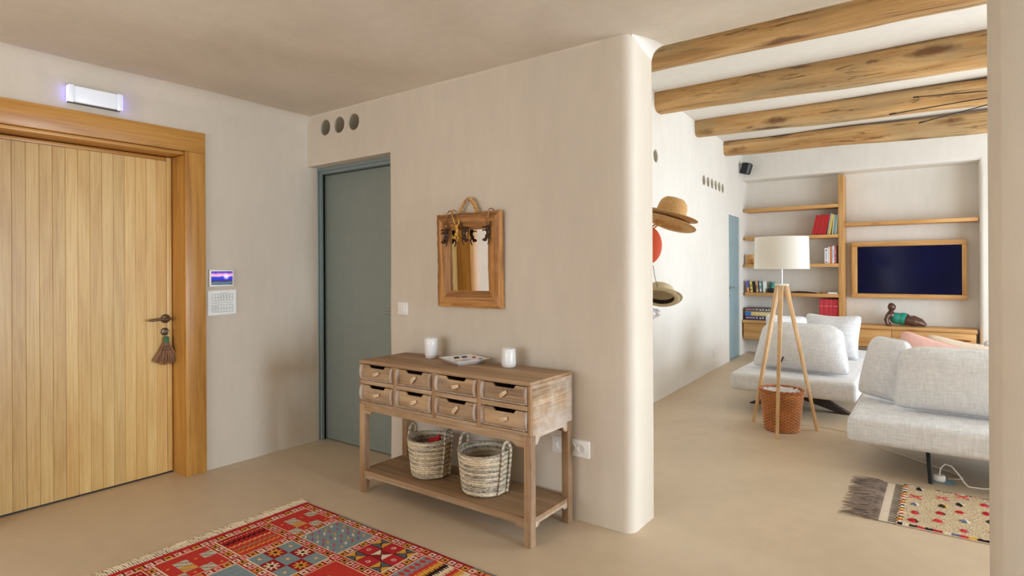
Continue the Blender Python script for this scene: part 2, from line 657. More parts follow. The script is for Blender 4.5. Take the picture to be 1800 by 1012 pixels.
def panel(name, us, vs, t0, t1, mat, hole=None, M4=None, round_at=None, amp=0.004, freq=1.3, extra=None, cut=None):
    """upright slab: u along local x, v = z, thickness from t0 to t1 in y.  round_at(p0, p1) -> bevel radius"""
    hole = hole or (lambda u, v: False)
    bm = bmesh.new()
    nu, nv = len(us), len(vs)
    F = [[bm.verts.new((u, t0, v)) for u in us] for v in vs]
    B = [[bm.verts.new((u, t1, v)) for u in us] for v in vs]
    solid = lambda i, j: 0 <= i < nu - 1 and 0 <= j < nv - 1 and not hole((us[i] + us[i + 1]) / 2, (vs[j] + vs[j + 1]) / 2)
    for j in range(nv - 1):
        for i in range(nu - 1):
            if not solid(i, j):
                continue
            bm.faces.new((F[j][i], F[j][i + 1], F[j + 1][i + 1], F[j + 1][i]))
            bm.faces.new((B[j][i], B[j + 1][i], B[j + 1][i + 1], B[j][i + 1]))
            if not solid(i - 1, j):
                bm.faces.new((F[j][i], F[j + 1][i], B[j + 1][i], B[j][i]))
            if not solid(i + 1, j):
                bm.faces.new((F[j][i + 1], B[j][i + 1], B[j + 1][i + 1], F[j + 1][i + 1]))
            if not solid(i, j - 1):
                bm.faces.new((F[j][i], B[j][i], B[j][i + 1], F[j][i + 1]))
            if not solid(i, j + 1):
                bm.faces.new((F[j + 1][i], F[j + 1][i + 1], B[j + 1][i + 1], B[j + 1][i]))
    for v in [v for v in bm.verts if not v.link_faces]:
        bm.verts.remove(v)
    bmesh.ops.recalc_face_normals(bm, faces=bm.faces)
    bm.normal_update()
    if round_at:
        groups = {}
        for e in bm.edges:
            if len(e.link_faces) == 2 and e.calc_face_angle(0) > R(30):
                r = round_at(e.verts[0].co, e.verts[1].co)
                if r:
                    groups.setdefault(r, []).append(e)
        for r, es in sorted(groups.items(), reverse=True):
            es = [e for e in es if e.is_valid]
            bmesh.ops.bevel(bm, geom=es, offset=r, segments=5, affect='EDGES', profile=0.5, clamp_overlap=False)
    for v in bm.verts:
        p = v.co
        v.co.y += amp * n3(p.x * freq + 5.1, 3.7 + p.y, p.z * freq) * (1 if p.y < (t0 + t1) / 2 else 0.6)
    bmesh.ops.recalc_face_normals(bm, faces=bm.faces)
    me = bpy.data.meshes.new(name)
    bm.to_mesh(me)
    bm.free()
    me.materials.append(mat)
    finish(me, 50)
    o = link(name, me)
    if M4 is not None:
        o.matrix_world = M4
    if cut is not None:
        cu = link('cutter', cut)
        cu.matrix_world = o.matrix_world.copy()
        m = o.modifiers.new('b', 'BOOLEAN')
        m.operation = 'DIFFERENCE'
        m.solver = 'EXACT'
        m.object = cu
        bpy.context.view_layer.update()
        bake(o)
        bpy.data.objects.remove(cu)
        finish(o.data, 50)
    return o


def structure(o, label, cat):
    return tag(o, label, cat, kind='structure')


def cyl_mesh(cyls):
    """cutter mesh from (u, z, r, y0, y1)"""
    mb = MB()
    for u, z, r, y0, y1 in cyls:
        mb.prism([(u + r * math.cos(a * math.pi / 14), z + r * math.sin(a * math.pi / 14)) for a in range(28)], y0, y1, 'Y')
    me = bpy.data.meshes.new('cut')
    me.from_pydata(mb.v, [], mb.f)
    bm = bmesh.new()
    bm.from_mesh(me)
    bmesh.ops.recalc_face_normals(bm, faces=bm.faces)
    bm.to_mesh(me)
    bm.free()
    return me


HALL_Z, LIV_Z = 2.60, 3.20
XL = -4.10          # entrance wall face
YC = 2.81           # console wall face
# floor
mb = MB()
mb.box(-4.6, 6.3, -3.0, 10.6, -0.12, 0.0)
structure(mb.build('floor', M['floor'], smooth=0), 'smooth beige polished cement floor running through both rooms', 'floor')

# entrance wall (runs along y); local x -> world y
ML = Matrix.Translation((XL, 0, 0)) @ Matrix(((0, -1, 0, 0), (1, 0, 0, 0), (0, 0, 1, 0), (0, 0, 0, 1)))
OY0, OY1, OZ = 0.763, 1.885, 2.185
structure(panel('wall_left', steps(-2.9, OY0, OY1, 3.2, step=0.2), steps(0, OZ, HALL_Z + 0.1, step=0.2), 0, 0.42, M['plaster'],
                hole=lambda u, v: OY0 < u < OY1 and v < OZ, M4=ML, amp=0.007),
          'beige plaster wall around the golden wooden entrance door', 'wall')

# console wall with the recess of the grey door
DX1 = -3.135
structure(panel('wall_center', steps(-4.5, -4.16, DX1, -1.30, step=0.12), steps(0, 2.205, HALL_Z + 0.02, step=0.12), YC, 3.09, M['plaster'],
                hole=lambda u, v: u < DX1 and v < 2.205 and u > -4.16,
                round_at=lambda a, b: ((0.055 if a.y < 3.0 else 0.012) if min(a.x, b.x) > -1.301 and abs(a.x - b.x) < 1e-4 and abs(a.y - b.y) < 1e-4 else
                                       0.015 if (abs(a.x - b.x) < 1e-4 and abs(a.x - DX1) < 1e-3 and max(a.z, b.z) < 2.3 and max(a.y, b.y) < YC + 0.01 and abs(a.y - b.y) < 1e-4) else 0),
                amp=0.009, freq=1.6, cut=cyl_mesh([(-3.868, 2.487, 0.064, 2.6, 2.99), (-3.696, 2.483, 0.064, 2.6, 2.99), (-3.524, 2.479, 0.064, 2.6, 2.99)])),
          'beige plaster wall behind the console table, ending in a rounded edge', 'wall')

# pier on the right of the opening
structure(panel('wall_right', steps(0.145, 1.2, step=0.12) + [2.4, 4.2, 6.2], steps(0, HALL_Z + 0.02, step=0.12), YC, 3.09, M['plaster'],
                round_at=lambda a, b: 0.03 if max(a.x, b.x) < 0.146 and abs(a.y - b.y) < 1e-4 and abs(a.x - b.x) < 1e-4 else 0, amp=0.010, freq=1.8),
          'plain plaster pier close to the camera at the right of the opening', 'wall')

# hall ceiling slab: uneven underside, ends above the opening
mb = MB()
NX, NY = 120, 80
X0, X1, Y0, Y1 = -4.55, 6.3, -2.95, 3.09


def ceil_pt(u, v):
    x, y = X0 + (X1 - X0) * u, Y0 + (Y1 - Y0) * v
    k = min(1.0, max(0.0, (2.78 - y) / 0.7), max(0.0, (x + 4.0) / 0.6)) if y < 2.78 else 0.0
    return (x, y, HALL_Z + k * (0.030 * n3(x * 0.8, y * 0.8, 1.7) + 0.022 * n3(x * 1.7, y * 1.7, 7.7)))


vs, fs = grid_mesh(ceil_pt, NX, NY)
mb.add(vs, fs)
ob = mb.build('ceiling', M['plaster_ceiling'], fix=False)
for p in ob.data.polygons:
    p.flip()
structure(ob, 'low beige plaster ceiling of the entrance hall', 'ceiling')
mb = MB()      # body of the slab and its face towards the living room
mb.box(X0, X1, Y0, 3.09, HALL_Z + 0.03, LIV_Z + 0.15)
mb.box(X0, X1, 2.86, 3.088, HALL_Z + 0.001, HALL_Z + 0.03)
mb.build('slab', M['plaster_living'], ob, bevel=0.012, seg=3)
mb = MB()      # concave joint ceiling / entrance wall


def cove(mb, fn, stations, n=8):
    """fn(a, b, s) -> point at offset a from the wall and b below the ceiling at position s; stations: (s, radius)"""
    k = n + 2
    rows = []
    for s, r in stations:
        ring = [(r * (1 - math.sin(t * math.pi / 2 / n)) ** 1.35, r * (1 - math.cos(t * math.pi / 2 / n)) ** 1.35) for t in range(n + 1)] + [(-0.03, -0.05)]
        rows += [fn(a, b, s) for a, b in ring]
    m = len(stations)
    fs = [(q * k + i, q * k + (i + 1) % k, (q + 1) * k + (i + 1) % k, (q + 1) * k + i) for q in range(m - 1) for i in range(k)]
    fs += [tuple(range(k)), tuple((m - 1) * k + i for i in range(k))]
    mb.add(rows, fs)


def wob(s, r, seed):
    return r * (1 + 0.25 * n3(s * 1.7, seed, 0.5))


cove(mb, lambda a, b, s: (XL + a - 0.003, s, HALL_Z - b + 0.018), [(-2.9 + 5.75 * q / 40, wob(q * 0.14, 0.21, 3.0)) for q in range(41)])
cove(mb, lambda a, b, s: (s, YC - a + 0.006, HALL_Z - b + 0.018),
     [(-4.10 + 2.60 * q / 24, wob(q * 0.1, 0.075, 9.0)) for q in range(25)] + [(-1.45, 0.050), (-1.40, 0.035), (-1.36, 0.018), (-1.33, 0.006)])
mb.build('cove', M['plaster'], ob, smooth=70)
mb = MB()      # rounded corner where the wall end meets the ceiling edge
cove(mb, lambda a, b, s: (-1.304 + a, s, HALL_Z - b + 0.002), [(2.835, 0.008), (2.87, 0.04), (2.92, 0.075), (2.98, 0.10), (3.04, 0.118), (3.085, 0.125)], 10)
mb.build('corner_fillet', M['plaster_living'], ob, smooth=70)

# unseen rest of the hall, with its glazed openings
MR = Matrix.Translation((6.0, 0, 0)) @ Matrix(((0, -1, 0, 0), (1, 0, 0, 0), (0, 0, 1, 0), (0, 0, 0, 1)))
structure(panel('wall_side', steps(-2.9, 1.3, 2.6, 3.09, step=0.5), steps(0, 0.1, 2.3, HALL_Z + 0.1, step=0.5), -0.25, 0, M['plaster'],
                hole=lambda u, v: 1.3 < u < 2.6 and 0.1 < v < 2.3, M4=MR), 'plaster hall wall with a tall glazed opening', 'wall')
structure(panel('wall_behind', steps(-4.5, -3.9, -1.2, 6.2, step=0.5), steps(0, 0.2, 2.3, HALL_Z + 0.1, step=0.5), -2.95, -2.7, M['plaster'],
                hole=lambda u, v: -3.9 < u < -1.2 and 0.2 < v < 2.3), 'plaster wall at the rear of the hall', 'wall')


def glazing(name, label, horiz, a0, a1, z0, z1, at, n):
    t = thing(name, label, 'window', kind='structure')
    mb = MB()
    w = 0.06

    def bx(p0, p1, q0, q1):
        if horiz == 'X':
            mb.box(p0, p1, at - 0.03, at + 0.03, q0, q1)
        else:
            mb.box(at - 0.03, at + 0.03, p0, p1, q0, q1)
    bx(a0, a1, z0, z0 + w)
    bx(a0, a1, z1 - w, z1)
    for i in range(n + 1):
        c = a0 + w / 2 + (a1 - a0 - w) * i / n
        bx(c - w / 2, c + w / 2, z0 + w, z1 - w)
    mb.build('window_frame', M['door_grey'], t, bevel=0.004)


glazing('window_1', 'tall grey-framed glazed opening at the far end of the hall', 'Y', 1.3, 2.6, 0.1, 2.3, 6.12, 1)
glazing('window_2', 'grey-framed window at the rear of the hall', 'X', -3.9, -1.2, 0.2, 2.3, -2.82, 2)

# ---- living room
HA, HB = -2.115, -0.05                      # left wall: x = HA + HB * y
ang = math.atan2(-HB, 1.0)
MH = Matrix.Translation((HA, 0, 0)) @ Matrix.Rotation(ang, 4, 'Z') @ Matrix(((0, -1, 0, 0), (1, 0, 0, 0), (0, 0, 1, 0), (0, 0, 0, 1)))


def hat_x(y):
    return HA + HB * y


U0, U1, UZ = 8.87, 9.61, 2.195              # blue door opening (distance along that wall)
vents = [(7.60 + i * 0.193, 2.517) for i in range(6)] + [(5.80, 2.545)]
structure(panel('wall_living_left', steps(2.9, U0, U1, 10.6, step=0.15), steps(0, UZ, LIV_Z + 0.1, step=0.15), 0, 0.3, M['plaster_living'],
                hole=lambda u, v: U0 < u < U1 and v < UZ, M4=MH, amp=0.010,
                cut=cyl_mesh([(u, z, 0.070, -0.2, 0.14) for u, z in vents])),
          'pale plaster wall of the living room where hats hang', 'wall')
NB, NF, NXR, NZ = 10.12, 9.76, 0.378, 2.775  # niche back, wall face, niche right edge, niche top
structure(panel('wall_back', steps(-3.2, NXR, 3.8, step=0.15), steps(0, NZ, LIV_Z + 0.1, step=0.15), NF, NB + 0.05, M['plaster_living'],
                hole=lambda u, v: u < NXR and v < NZ and u > -3.2,
                round_at=lambda a, b: 0.045 if (min(a.y, b.y) < NF + 0.01 and abs(a.y - b.y) < 1e-4 and
                                                (abs(a.z - NZ) < 1e-3 and abs(b.z - NZ) < 1e-3 and max(a.x, b.x) < NXR + 0.01 or
                                                 abs(a.x - NXR) < 1e-3 and abs(b.x - NXR) < 1e-3 and max(a.z, b.z) < NZ + 0.01)) else 0,
                amp=0.012), 'pale plaster end wall of the living room with a broad niche', 'wall')
structure(panel('wall_niche', steps(-3.2, 0.6, step=0.3), steps(0, 3.0, step=0.3), NB, NB + 0.2, M['plaster_living'], amp=0.006),
          'pale plaster back of the niche behind the shelves', 'wall')
MV = Matrix.Translation((3.6, 0, 0)) @ Matrix(((0, -1, 0, 0), (1, 0, 0, 0), (0, 0, 1, 0), (0, 0, 0, 1)))
structure(panel('wall_living_right', steps(3.0, 3.7, 9.1, 10.3, step=0.6), steps(0, 0.08, 2.42, LIV_Z + 0.1, step=0.6), -0.25, 0, M['plaster_living'],
                hole=lambda u, v: 3.7 < u < 9.1 and 0.08 < v < 2.42, M4=MV), 'living room wall with wide terrace glazing', 'wall')
glazing('window_3', 'wide grey-framed terrace glazing of the living room', 'Y', 3.7, 9.1, 0.08, 2.42, 3.73, 5)

mb = MB()
vs, fs = grid_mesh(lambda u, v: (-3.2 + 7.1 * u, 2.9 + 7.4 * v, LIV_Z + 0.012 * n3(u * 8, v * 8, 2.2)), 36, 36)
mb.add(vs, fs)
ob = mb.build('ceiling.001', M['plaster_living'], fix=False)
for p in ob.data.polygons:
    p.flip()
structure(ob, 'high pale plaster ceiling of the living room carried by logs', 'ceiling')
mb = MB()
mb.box(-3.2, 3.9, 2.9, 10.3, LIV_Z + 0.03, LIV_Z + 0.15)
mb.build('slab', M['plaster_living'], ob)
# terrace ground outside, lit by the sky
mb = MB()
mb.box(3.9, 18, -6, 16, -0.2, -0.125)
structure(mb.build('terrace', M['floor'], smooth=0), 'pale paved terrace outside the glazing', 'terrace')


def log_beam(y, r0, r1, zb0, zb1, label, seed):
    """rounded hewn log from the left wall to the right; bottom height zb0 at the left, zb1 at x = 0.35"""
    x0 = hat_x(y) - 0.06
    x1 = 3.62
    n, k = 60, 24
    vs, fs = [], []
    for i in range(n + 1):
        t = i / n
        x = x0 + (x1 - x0) * t
        q = min(1.3, (x - x0) / (0.35 - x0))
        r = r0 + (r1 - r0) * q
        zc = zb0 + (zb1 - zb0) * q + r + 0.02 * n3(x * 0.9, seed, 0)
        yc = y + 0.025 * n3(x * 0.7, seed, 5)
        for j in range(k):
            a = 2 * math.pi * (j + 0.5) / k
            # squarish hewn section
            c, s = math.cos(a), math.sin(a)
            sq = 1.0 / (abs(c) ** 7 + abs(s) ** 7) ** (1 / 7)
            rr = r * (0.42 + 0.58 * sq) * (1 + 0.05 * n3(x * 1.8 + seed, c * 1.4, s * 1.4) + 0.02 * n3(x * 9 + seed, c * 2, s * 2))
            vs.append((x, yc + rr * c, zc + rr * s))
    for i in range(n):
        for j in range(k):
            j2 = (j + 1) % k
            fs.append((i * k + j, i * k + j2, (i + 1) * k + j2, (i + 1) * k + j))
    fs += [tuple(range(k)), tuple(n * k + j for j in range(k - 1, -1, -1))]
    mb = MB()
    mb.add(vs, fs)
    tag(mb.build('ceiling_beam', M['beam'], smooth=45), label, 'beam', 'log ceiling beams of the living room')


log_beam(4.50, 0.115, 0.125, 2.985, 2.96, 'hewn log ceiling beam nearest the camera, directly behind the opening edge', 11.3)
log_beam(5.90, 0.125, 0.135, 3.005, 2.94, 'second log ceiling beam from the camera, thick with smooth golden sides', 27.9)
log_beam(7.29, 0.108, 0.125, 3.008, 2.945, 'third log ceiling beam from the camera, with a dark knotted front', 41.2)
log_beam(8.71, 0.098, 0.125, 3.012, 2.93, 'farthest log ceiling beam, above the wall speaker', 58.6)

# ---- pipe ends in the walls
for i, (x, z) in enumerate(((-3.868, 2.487), (-3.696, 2.483), (-3.524, 2.479))):
    t = thing('vent_pipe', ('leftmost', 'middle', 'rightmost')[i] + ' of three round pipe vents above the grey door', 'vent', (x, YC, z), group='round vents above the grey door')
    mb = MB()
    n = 28
    ring = []
    for rr, yy in ((0.0635, 0.006), (0.0635, 0.17), (0.060, 0.17), (0.060, 0.006)):
        ring.append([(rr * math.cos(2 * math.pi * a / n), yy, rr * math.sin(2 * math.pi * a / n)) for a in range(n)])
    vs = [p for q in ring for p in q]
    fs = [(q * n + a, q * n + (a + 1) % n, ((q + 1) % 4) * n + (a + 1) % n, ((q + 1) % 4) * n + a) for q in range(4) for a in range(n)]
    mb.add(vs, fs)
    mb.build('pipe', M['pipe'], t)
    mb = MB()
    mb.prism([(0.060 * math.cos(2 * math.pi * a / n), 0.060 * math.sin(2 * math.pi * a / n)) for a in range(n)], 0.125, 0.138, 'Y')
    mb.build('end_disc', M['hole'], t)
for i, (u, z) in enumerate(vents):
    names = ['first', 'second', 'third', 'fourth', 'fifth', 'sixth']
    lab = (names[i] + ' from the camera in the row of six round vents beyond the hats') if i < 6 else 'single round vent just past the rounded wall edge, above the hats'
    t = thing('vent_pipe', lab, 'vent', group='round vents on the hat wall')
    t.matrix_world = MH @ Matrix.Translation((u, 0, z))
    mb = MB()
    n = 24
    vs = [(rr * math.cos(2 * math.pi * a / n), yy, rr * math.sin(2 * math.pi * a / n)) for rr, yy in ((0.069, 0.004), (0.069, 0.13), (0.060, 0.13), (0.060, 0.004)) for a in range(n)]
    fs = [(q * n + a, q * n + (a + 1) % n, ((q + 1) % 4) * n + (a + 1) % n, ((q + 1) % 4) * n + a) for q in range(4) for a in range(n)]
    mb.add(vs, fs)
    mb.build('pipe', M['pipe'], t)
    mb = MB()
    mb.prism([(0.060 * math.cos(2 * math.pi * a / n), 0.060 * math.sin(2 * math.pi * a / n)) for a in range(n)], 0.055, 0.075, 'Y')
    mb.build('end_disc', M['pipe'], t)

# ------------------------------------------------------------------ entrance door (door_1)
d1 = thing('door_1', 'golden entrance door of upright wooden planks in a broad wooden frame', 'door', (XL, 1.32, 0), kind='structure')
FX = 0.022   # frame stands proud of the plaster


def loc_box(mb, y0, y1, z0, z1, x0, x1):
    return mb.box(x0, x1, y0 - 1.32, y1 - 1.32, z0, z1)


FO = 0.134
for y0, y1 in ((OY1 - 0.0215, OY1 - 0.0215 + FO), (OY0 + 0.0215 - FO, OY0 + 0.0215)):
    mb = MB()
    loc_box(mb, y0, y1, 0.0, OZ - 0.006, 0.0, FX)
    mb.build('frame_post', M['frame_wood_v'], d1, bevel=0.003)
mb = MB()
loc_box(mb, OY0 + 0.0215 - FO, OY1 - 0.0215 + FO, OZ - 0.005, OZ + 0.135, 0.0, FX)
mb.build('frame_head', M['frame_wood_h'], d1, bevel=0.003)
for y0, y1 in ((OY1 - 0.022, OY1 - 0.0005), (OY0 + 0.0005, OY0 + 0.022)):
    mb = MB()
    loc_box(mb, y0, y1, 0.0, OZ - 0.03, -0.24, -0.001)
    mb.build('jamb', M['frame_wood_v'], d1, bevel=0.002)
mb = MB()
loc_box(mb, OY0 + 0.0005, OY1 - 0.0005, OZ - 0.027, OZ - 0.006, -0.24, -0.001)
mb.build('jamb_head', M['frame_wood_h'], d1, bevel=0.002)
DFX = -0.166                                # face of the door leaf
ye = OY1 - 0.026
mb = MB()
loc_box(mb, ye - 0.033, ye, 0.012, OZ - 0.032, DFX - 0.05, DFX - 0.002)
mb.build('edge_rail', M['door_wood'], d1, bevel=0.003)
mb = MB()
loc_box(mb, OY0 + 0.026, ye - 0.0345, OZ - 0.056, OZ - 0.032, DFX - 0.05, DFX - 0.002)
mb.build('top_rail', M['frame_wood_h'], d1, bevel=0.003)
pw = 0.0635
y = ye - 0.0345
k = 0
while y > OY0 + 0.03:
    y0 = max(OY0 + 0.026, y - pw)
    mb = MB()
    loc_box(mb, y0 + 0.0002, y - 0.0002, 0.012, OZ - 0.0575, DFX - 0.045, DFX)
    mb.build('plank', M['door_wood'], d1, bevel=0.0014, seg=1)
    y = y0
    k += 1
mb = MB()
loc_box(mb, OY0 + 0.022, OY1 - 0.022, 0.002, 0.0115, DFX - 0.06, DFX - 0.008)
mb.build('threshold', M['black'], d1)
# lever handle
hd = MB()
hy = 1.812 - 1.32
for i, (r, xx) in enumerate(((0.030, 0.0), (0.030, 0.006), (0.022, 0.010))):
    pass
hd.lathe([(0.0301, 0.0), (0.0301, 0.005), (0.022, 0.011), (0.011, 0.012), (0.011, 0.045)], 24)
o = hd.build('handle', M['bronze'], d1, loc=(DFX + 0.0005, hy, 1.055), rot=(0, H, 0))
lv = MB()
lv.tube([(0.045, 0.03, 0), (0.045, 0.0, 0.0), (0.047, -0.03, 0), (0.047, -0.07, -0.001), (0.047, -0.10, -0.004), (0.047, -0.125, -0.004)], [0.006, 0.011, 0.008, 0.0095, 0.0085, 0.004], 10)
lv.ball((0.045, 0.022, 0), (0.010, 0.012, 0.010))
lv.build('lever', M['bronze'], o, rot=(0, -H, 0))
lk = MB()
lk.lathe([(0.026, 0.0), (0.026, 0.004), (0.020, 0.009), (0.012, 0.010), (0.010, 0.020), (0.0, 0.021)], 24, cap1=False)
o = lk.build('lock', M['bronze'], d1, loc=(DFX + 0.0005, 1.808 - 1.32, 0.968), rot=(0, H, 0))
ky = MB()
ky.box(0.020, 0.034, -0.0015, 0.0015, -0.006, 0.006)
ky.tube([(0.034 + 0.011 - 0.011 * math.cos(a * math.pi / 8), 0, 0.011 * math.sin(a * math.pi / 8)) for a in range(16)], 0.0022, 6, closed=True)
ky.build('key', M['steel'], o, rot=(0, -H, 0))

# little hand broom hanging on the key
br = thing('hand_broom', 'small straw hand broom with green binding hanging from the door key', 'broom', (XL + DFX + 0.026, 1.808, 0.968))
random.seed(4)
mb = MB()
for i in range(130):
    t = random.uniform(-1, 1)
    dpt = random.uniform(-0.014, 0.014)
    a = t * R(31)
    L = 0.150 + 0.012 * math.cos(t * 2) + random.uniform(-0.008, 0.004)
    p0 = (dpt * 0.4, 0.012 * t, -0.062)
    p1 = (dpt * 0.8, 0.012 * t + 0.5 * L * math.sin(a * 0.8), -0.062 - 0.5 * L * math.cos(a))
    p2 = (dpt, 0.012 * t + 1.0 * L * math.sin(a), -0.062 - L * math.cos(a))
    mb.tube([p0, p1, p2], [0.0021, 0.0022, 0.0014], 4)
mb.build('bristles', M['broom'], br)['kind'] = 'stuff'
mb = MB()
mb.lathe([(0.016, -0.072), (0.017, -0.05), (0.015, -0.035), (0.009, -0.032)], 16)
mb.build('binding', M['green'], br)
mb = MB()
for zz, hw, dd in ((-0.100, 0.026, 0.0135), (-0.120, 0.038, 0.0165)):
    mb.tube([(dd * math.cos(a), hw * math.sin(a), zz + 0.012 * (1 - math.cos(a)) * 0) for a in [i * math.pi / 10 for i in range(20)]], 0.0014, 5, closed=True)
mb.build('stitching', M['dark_band'], br)
mb = MB()
mb.tube([(0, -0.005, -0.034), (0.0, -0.010, -0.018), (0.012, -0.004, -0.0025), (0.012, 0.004, -0.0025), (0, 0.009, -0.018), (0, 0.005, -0.034)], 0.0015, 6)
mb.build('string', M['green'], br)

# emergency light above the door
el = thing('emergency_light', 'slim white emergency light with blue glowing ends above the entrance door', 'light', (XL, 1.347, 2.410))
mb = MB()
mb.box(0.002, 0.030, -0.135, 0.135, -0.050, 0.050)
mb.build('housing', M['dark_metal'], el, bevel=0.003)
t_ = NT('lit_diffuser')
t_.val('Base Color', srgb(236, 240, 246))
t_.b.inputs['Emission Color'].default_value = srgb(232, 240, 255)
t_.val('Emission Strength', 0.14)
t_.val('Roughness', 0.3)
gl = t_.mat
t_ = NT('blue_led')
t_.b.inputs['Emission Color'].default_value = (0.12, 0.12, 1.0, 1)
t_.val('Emission Strength', 3.5)
bl = t_.mat
mb = MB()
mb.box(0.0305, 0.050, -0.108, 0.108, -0.047, 0.047)
mb.build('diffuser', gl, el, bevel=0.006, seg=3)
for s in (-1, 1):
    mb = MB()
    mb.box(0.0305, 0.052, min(s * 0.110, s * 0.136), max(s * 0.110, s * 0.136), -0.050, 0.050)
    mb.build('end_cap', gl, el, bevel=0.004)
    mb = MB()
    mb.box(0.006, 0.046, min(s * 0.1365, s * 0.139), max(s * 0.1365, s * 0.139), -0.046, 0.046)
    mb.build('led_strip', bl, el)

# wall display and notice beside the door
wd = thing('wall_display', 'small white-framed display showing a blue mountain sunset, beside the door frame', 'display', (XL, 2.109, 1.327))
mb = MB()
mb.box(0.001, 0.018, -0.086, 0.086, -0.060, 0.060)
mb.build('bezel', M['white'], wd, bevel=0.003)
t_ = NT('sunset_picture')
co = t_.coords(False)
sx = t_.n('ShaderNodeSeparateXYZ')
t_.l(co, sx.inputs[0])
zz = t_.math('ADD', sx.outputs[2], t_.math('MULTIPLY', t_.math('SUBTRACT', t_.noise(co, 28.0, 4), 0.5), 0.02))
zf = t_.math('ADD', t_.math('MULTIPLY', zz, 10.6), 0.5)
c = t_.ramp(zf, [(0.0, srgb(50, 60, 70)), (0.12, srgb(90, 120, 140)), (0.24, srgb(60, 70, 90)), (0.32, srgb(60, 40, 110)), (0.36, srgb(40, 50, 190)),
                 (0.60, srgb(60, 70, 200)), (0.68, srgb(250, 190, 200)), (0.78, srgb(240, 150, 200)), (0.90, srgb(90, 70, 190)), (1.0, srgb(50, 60, 160))])
dist = t_.n('ShaderNodeVectorMath', operation='DISTANCE')
t_.l(co, dist.inputs[0])
dist.inputs[1].default_value = (0.018, 0.03, 0.012)
glow = t_.ramp(dist.outputs['Value'], [(0.0, (1, 1, 1, 1)), (0.024, (0, 0, 0, 1))])
c = t_.mix(glow, c, srgb(255, 230, 240))
t_.l(c, t_.b.inputs['Emission Color'])
t_.l(c, t_.b.inputs['Base Color'])
t_.val('Emission Strength', 0.5)
t_.val('Roughness', 0.2)
mb = MB()
mb.box(0.0175, 0.0190, -0.075, 0.075, -0.0465, 0.0465)
mb.build('screen', t_.mat, wd)
nt = thing('notice_sheet', 'white paper notice with two small printed tables taped beside the door frame', 'paper', (XL, 2.118, 1.153))
mb = MB()
vs, fs = grid_mesh(lambda u, v: (0.003 + 0.004 * (v - 0.5) ** 2, -0.101 + 0.202 * u, -0.086 + 0.172 * v + 0.004 * u), 8, 8)
vs2 = [(x - 0.0012, y_, z_) for x, y_, z_ in vs]
mb.add(vs, fs)
mb.add(vs2, [tuple(reversed(f)) for f in fs])
mb.build('sheet', M['paper'], nt, fix=False)
mb = MB()


def ink(y0, y1, z0, z1):
    mb.box(0.0042, 0.0050, y0, y1, z0, z1)


def table(y0, y1, z0, z1, cols, rows):
    for i in range(rows + 1):
        z = z0 + (z1 - z0) * i / rows
        ink(y0, y1, z - 0.0007, z + 0.0007)
    for i in range(cols + 1):
        q = y0 + (y1 - y0) * i / cols
        ink(q - 0.0006, q + 0.0006, z0, z1)


table(-0.072, 0.074, 0.014, 0.062, 7, 2)
table(-0.072, 0.074, -0.064, -0.014, 7, 2)
ink(-0.072, 0.074, -0.0005, 0.0015)
random.seed(2)
for i in range(4):
    q = -0.018 + 0.021 * i
    ink(q, q + 0.004, 0.046, 0.052)
    ink(q + 0.001, q + 0.006, 0.024, 0.027)
for i in range(2):
    ink(-0.066 + 0.021 * i, -0.058 + 0.021 * i, -0.028, -0.024)
    ink(-0.064 + 0.021 * i, -0.060 + 0.021 * i, -0.054, -0.048)
for i in range(5):
    ink(-0.012 + i * 0.012, -0.008 + i * 0.012, 0.070, 0.073)
mb.build('print', M['ink'], nt)

# ------------------------------------------------------------------ grey door (door_2)
d2 = thing('door_2', 'grey-green flush inner door in a recess beside the entrance wall', 'door', (-3.7, 2.97, 0), kind='structure')
mb = MB()
mb.box(-0.368, 0.60, -0.005, 0.038, 0.008, 2.150)
mb.build('leaf', M['door_grey'], d2, bevel=0.002)
mb = MB()
for a0, a1, y0, y1 in ((-0.400, -0.372, -0.052, 0.04),):
    mb.box(a0, a1, y0, y1, 0, 2.21)
    mb.box(a0 - 0.012, a0 + 0.006, y0 - 0.012, y0, 0, 2.21)
    mb.box(a0 + 0.012, a1, y0 + 0.02, y0 + 0.040, 0, 2.19)
mb.build('frame_post', M['door_frame_grey'], d2, bevel=0.002)
mb = MB()
mb.box(-0.3715, 0.62, -0.052, 0.04, 2.155, 2.21)
mb.box(-0.394, 0.62, -0.064, -0.0525, 2.178, 2.21)
mb.build('frame_head', M['door_frame_grey'], d2, bevel=0.002)
mb = MB()
mb.lathe([(0.024, 0), (0.024, 0.006), (0.010, 0.007), (0.010, 0.045)], 20)
o = mb.build('handle', M['steel'], d2, loc=(0.485, -0.0055, 1.062), rot=(H, 0, 0))
mb = MB()
mb.tube([(0.0, 0, 0.045), (-0.03, 0, 0.047), (-0.105, 0, 0.047)], [0.010, 0.009, 0.009], 10)
mb.build('lever', M['steel'], o)

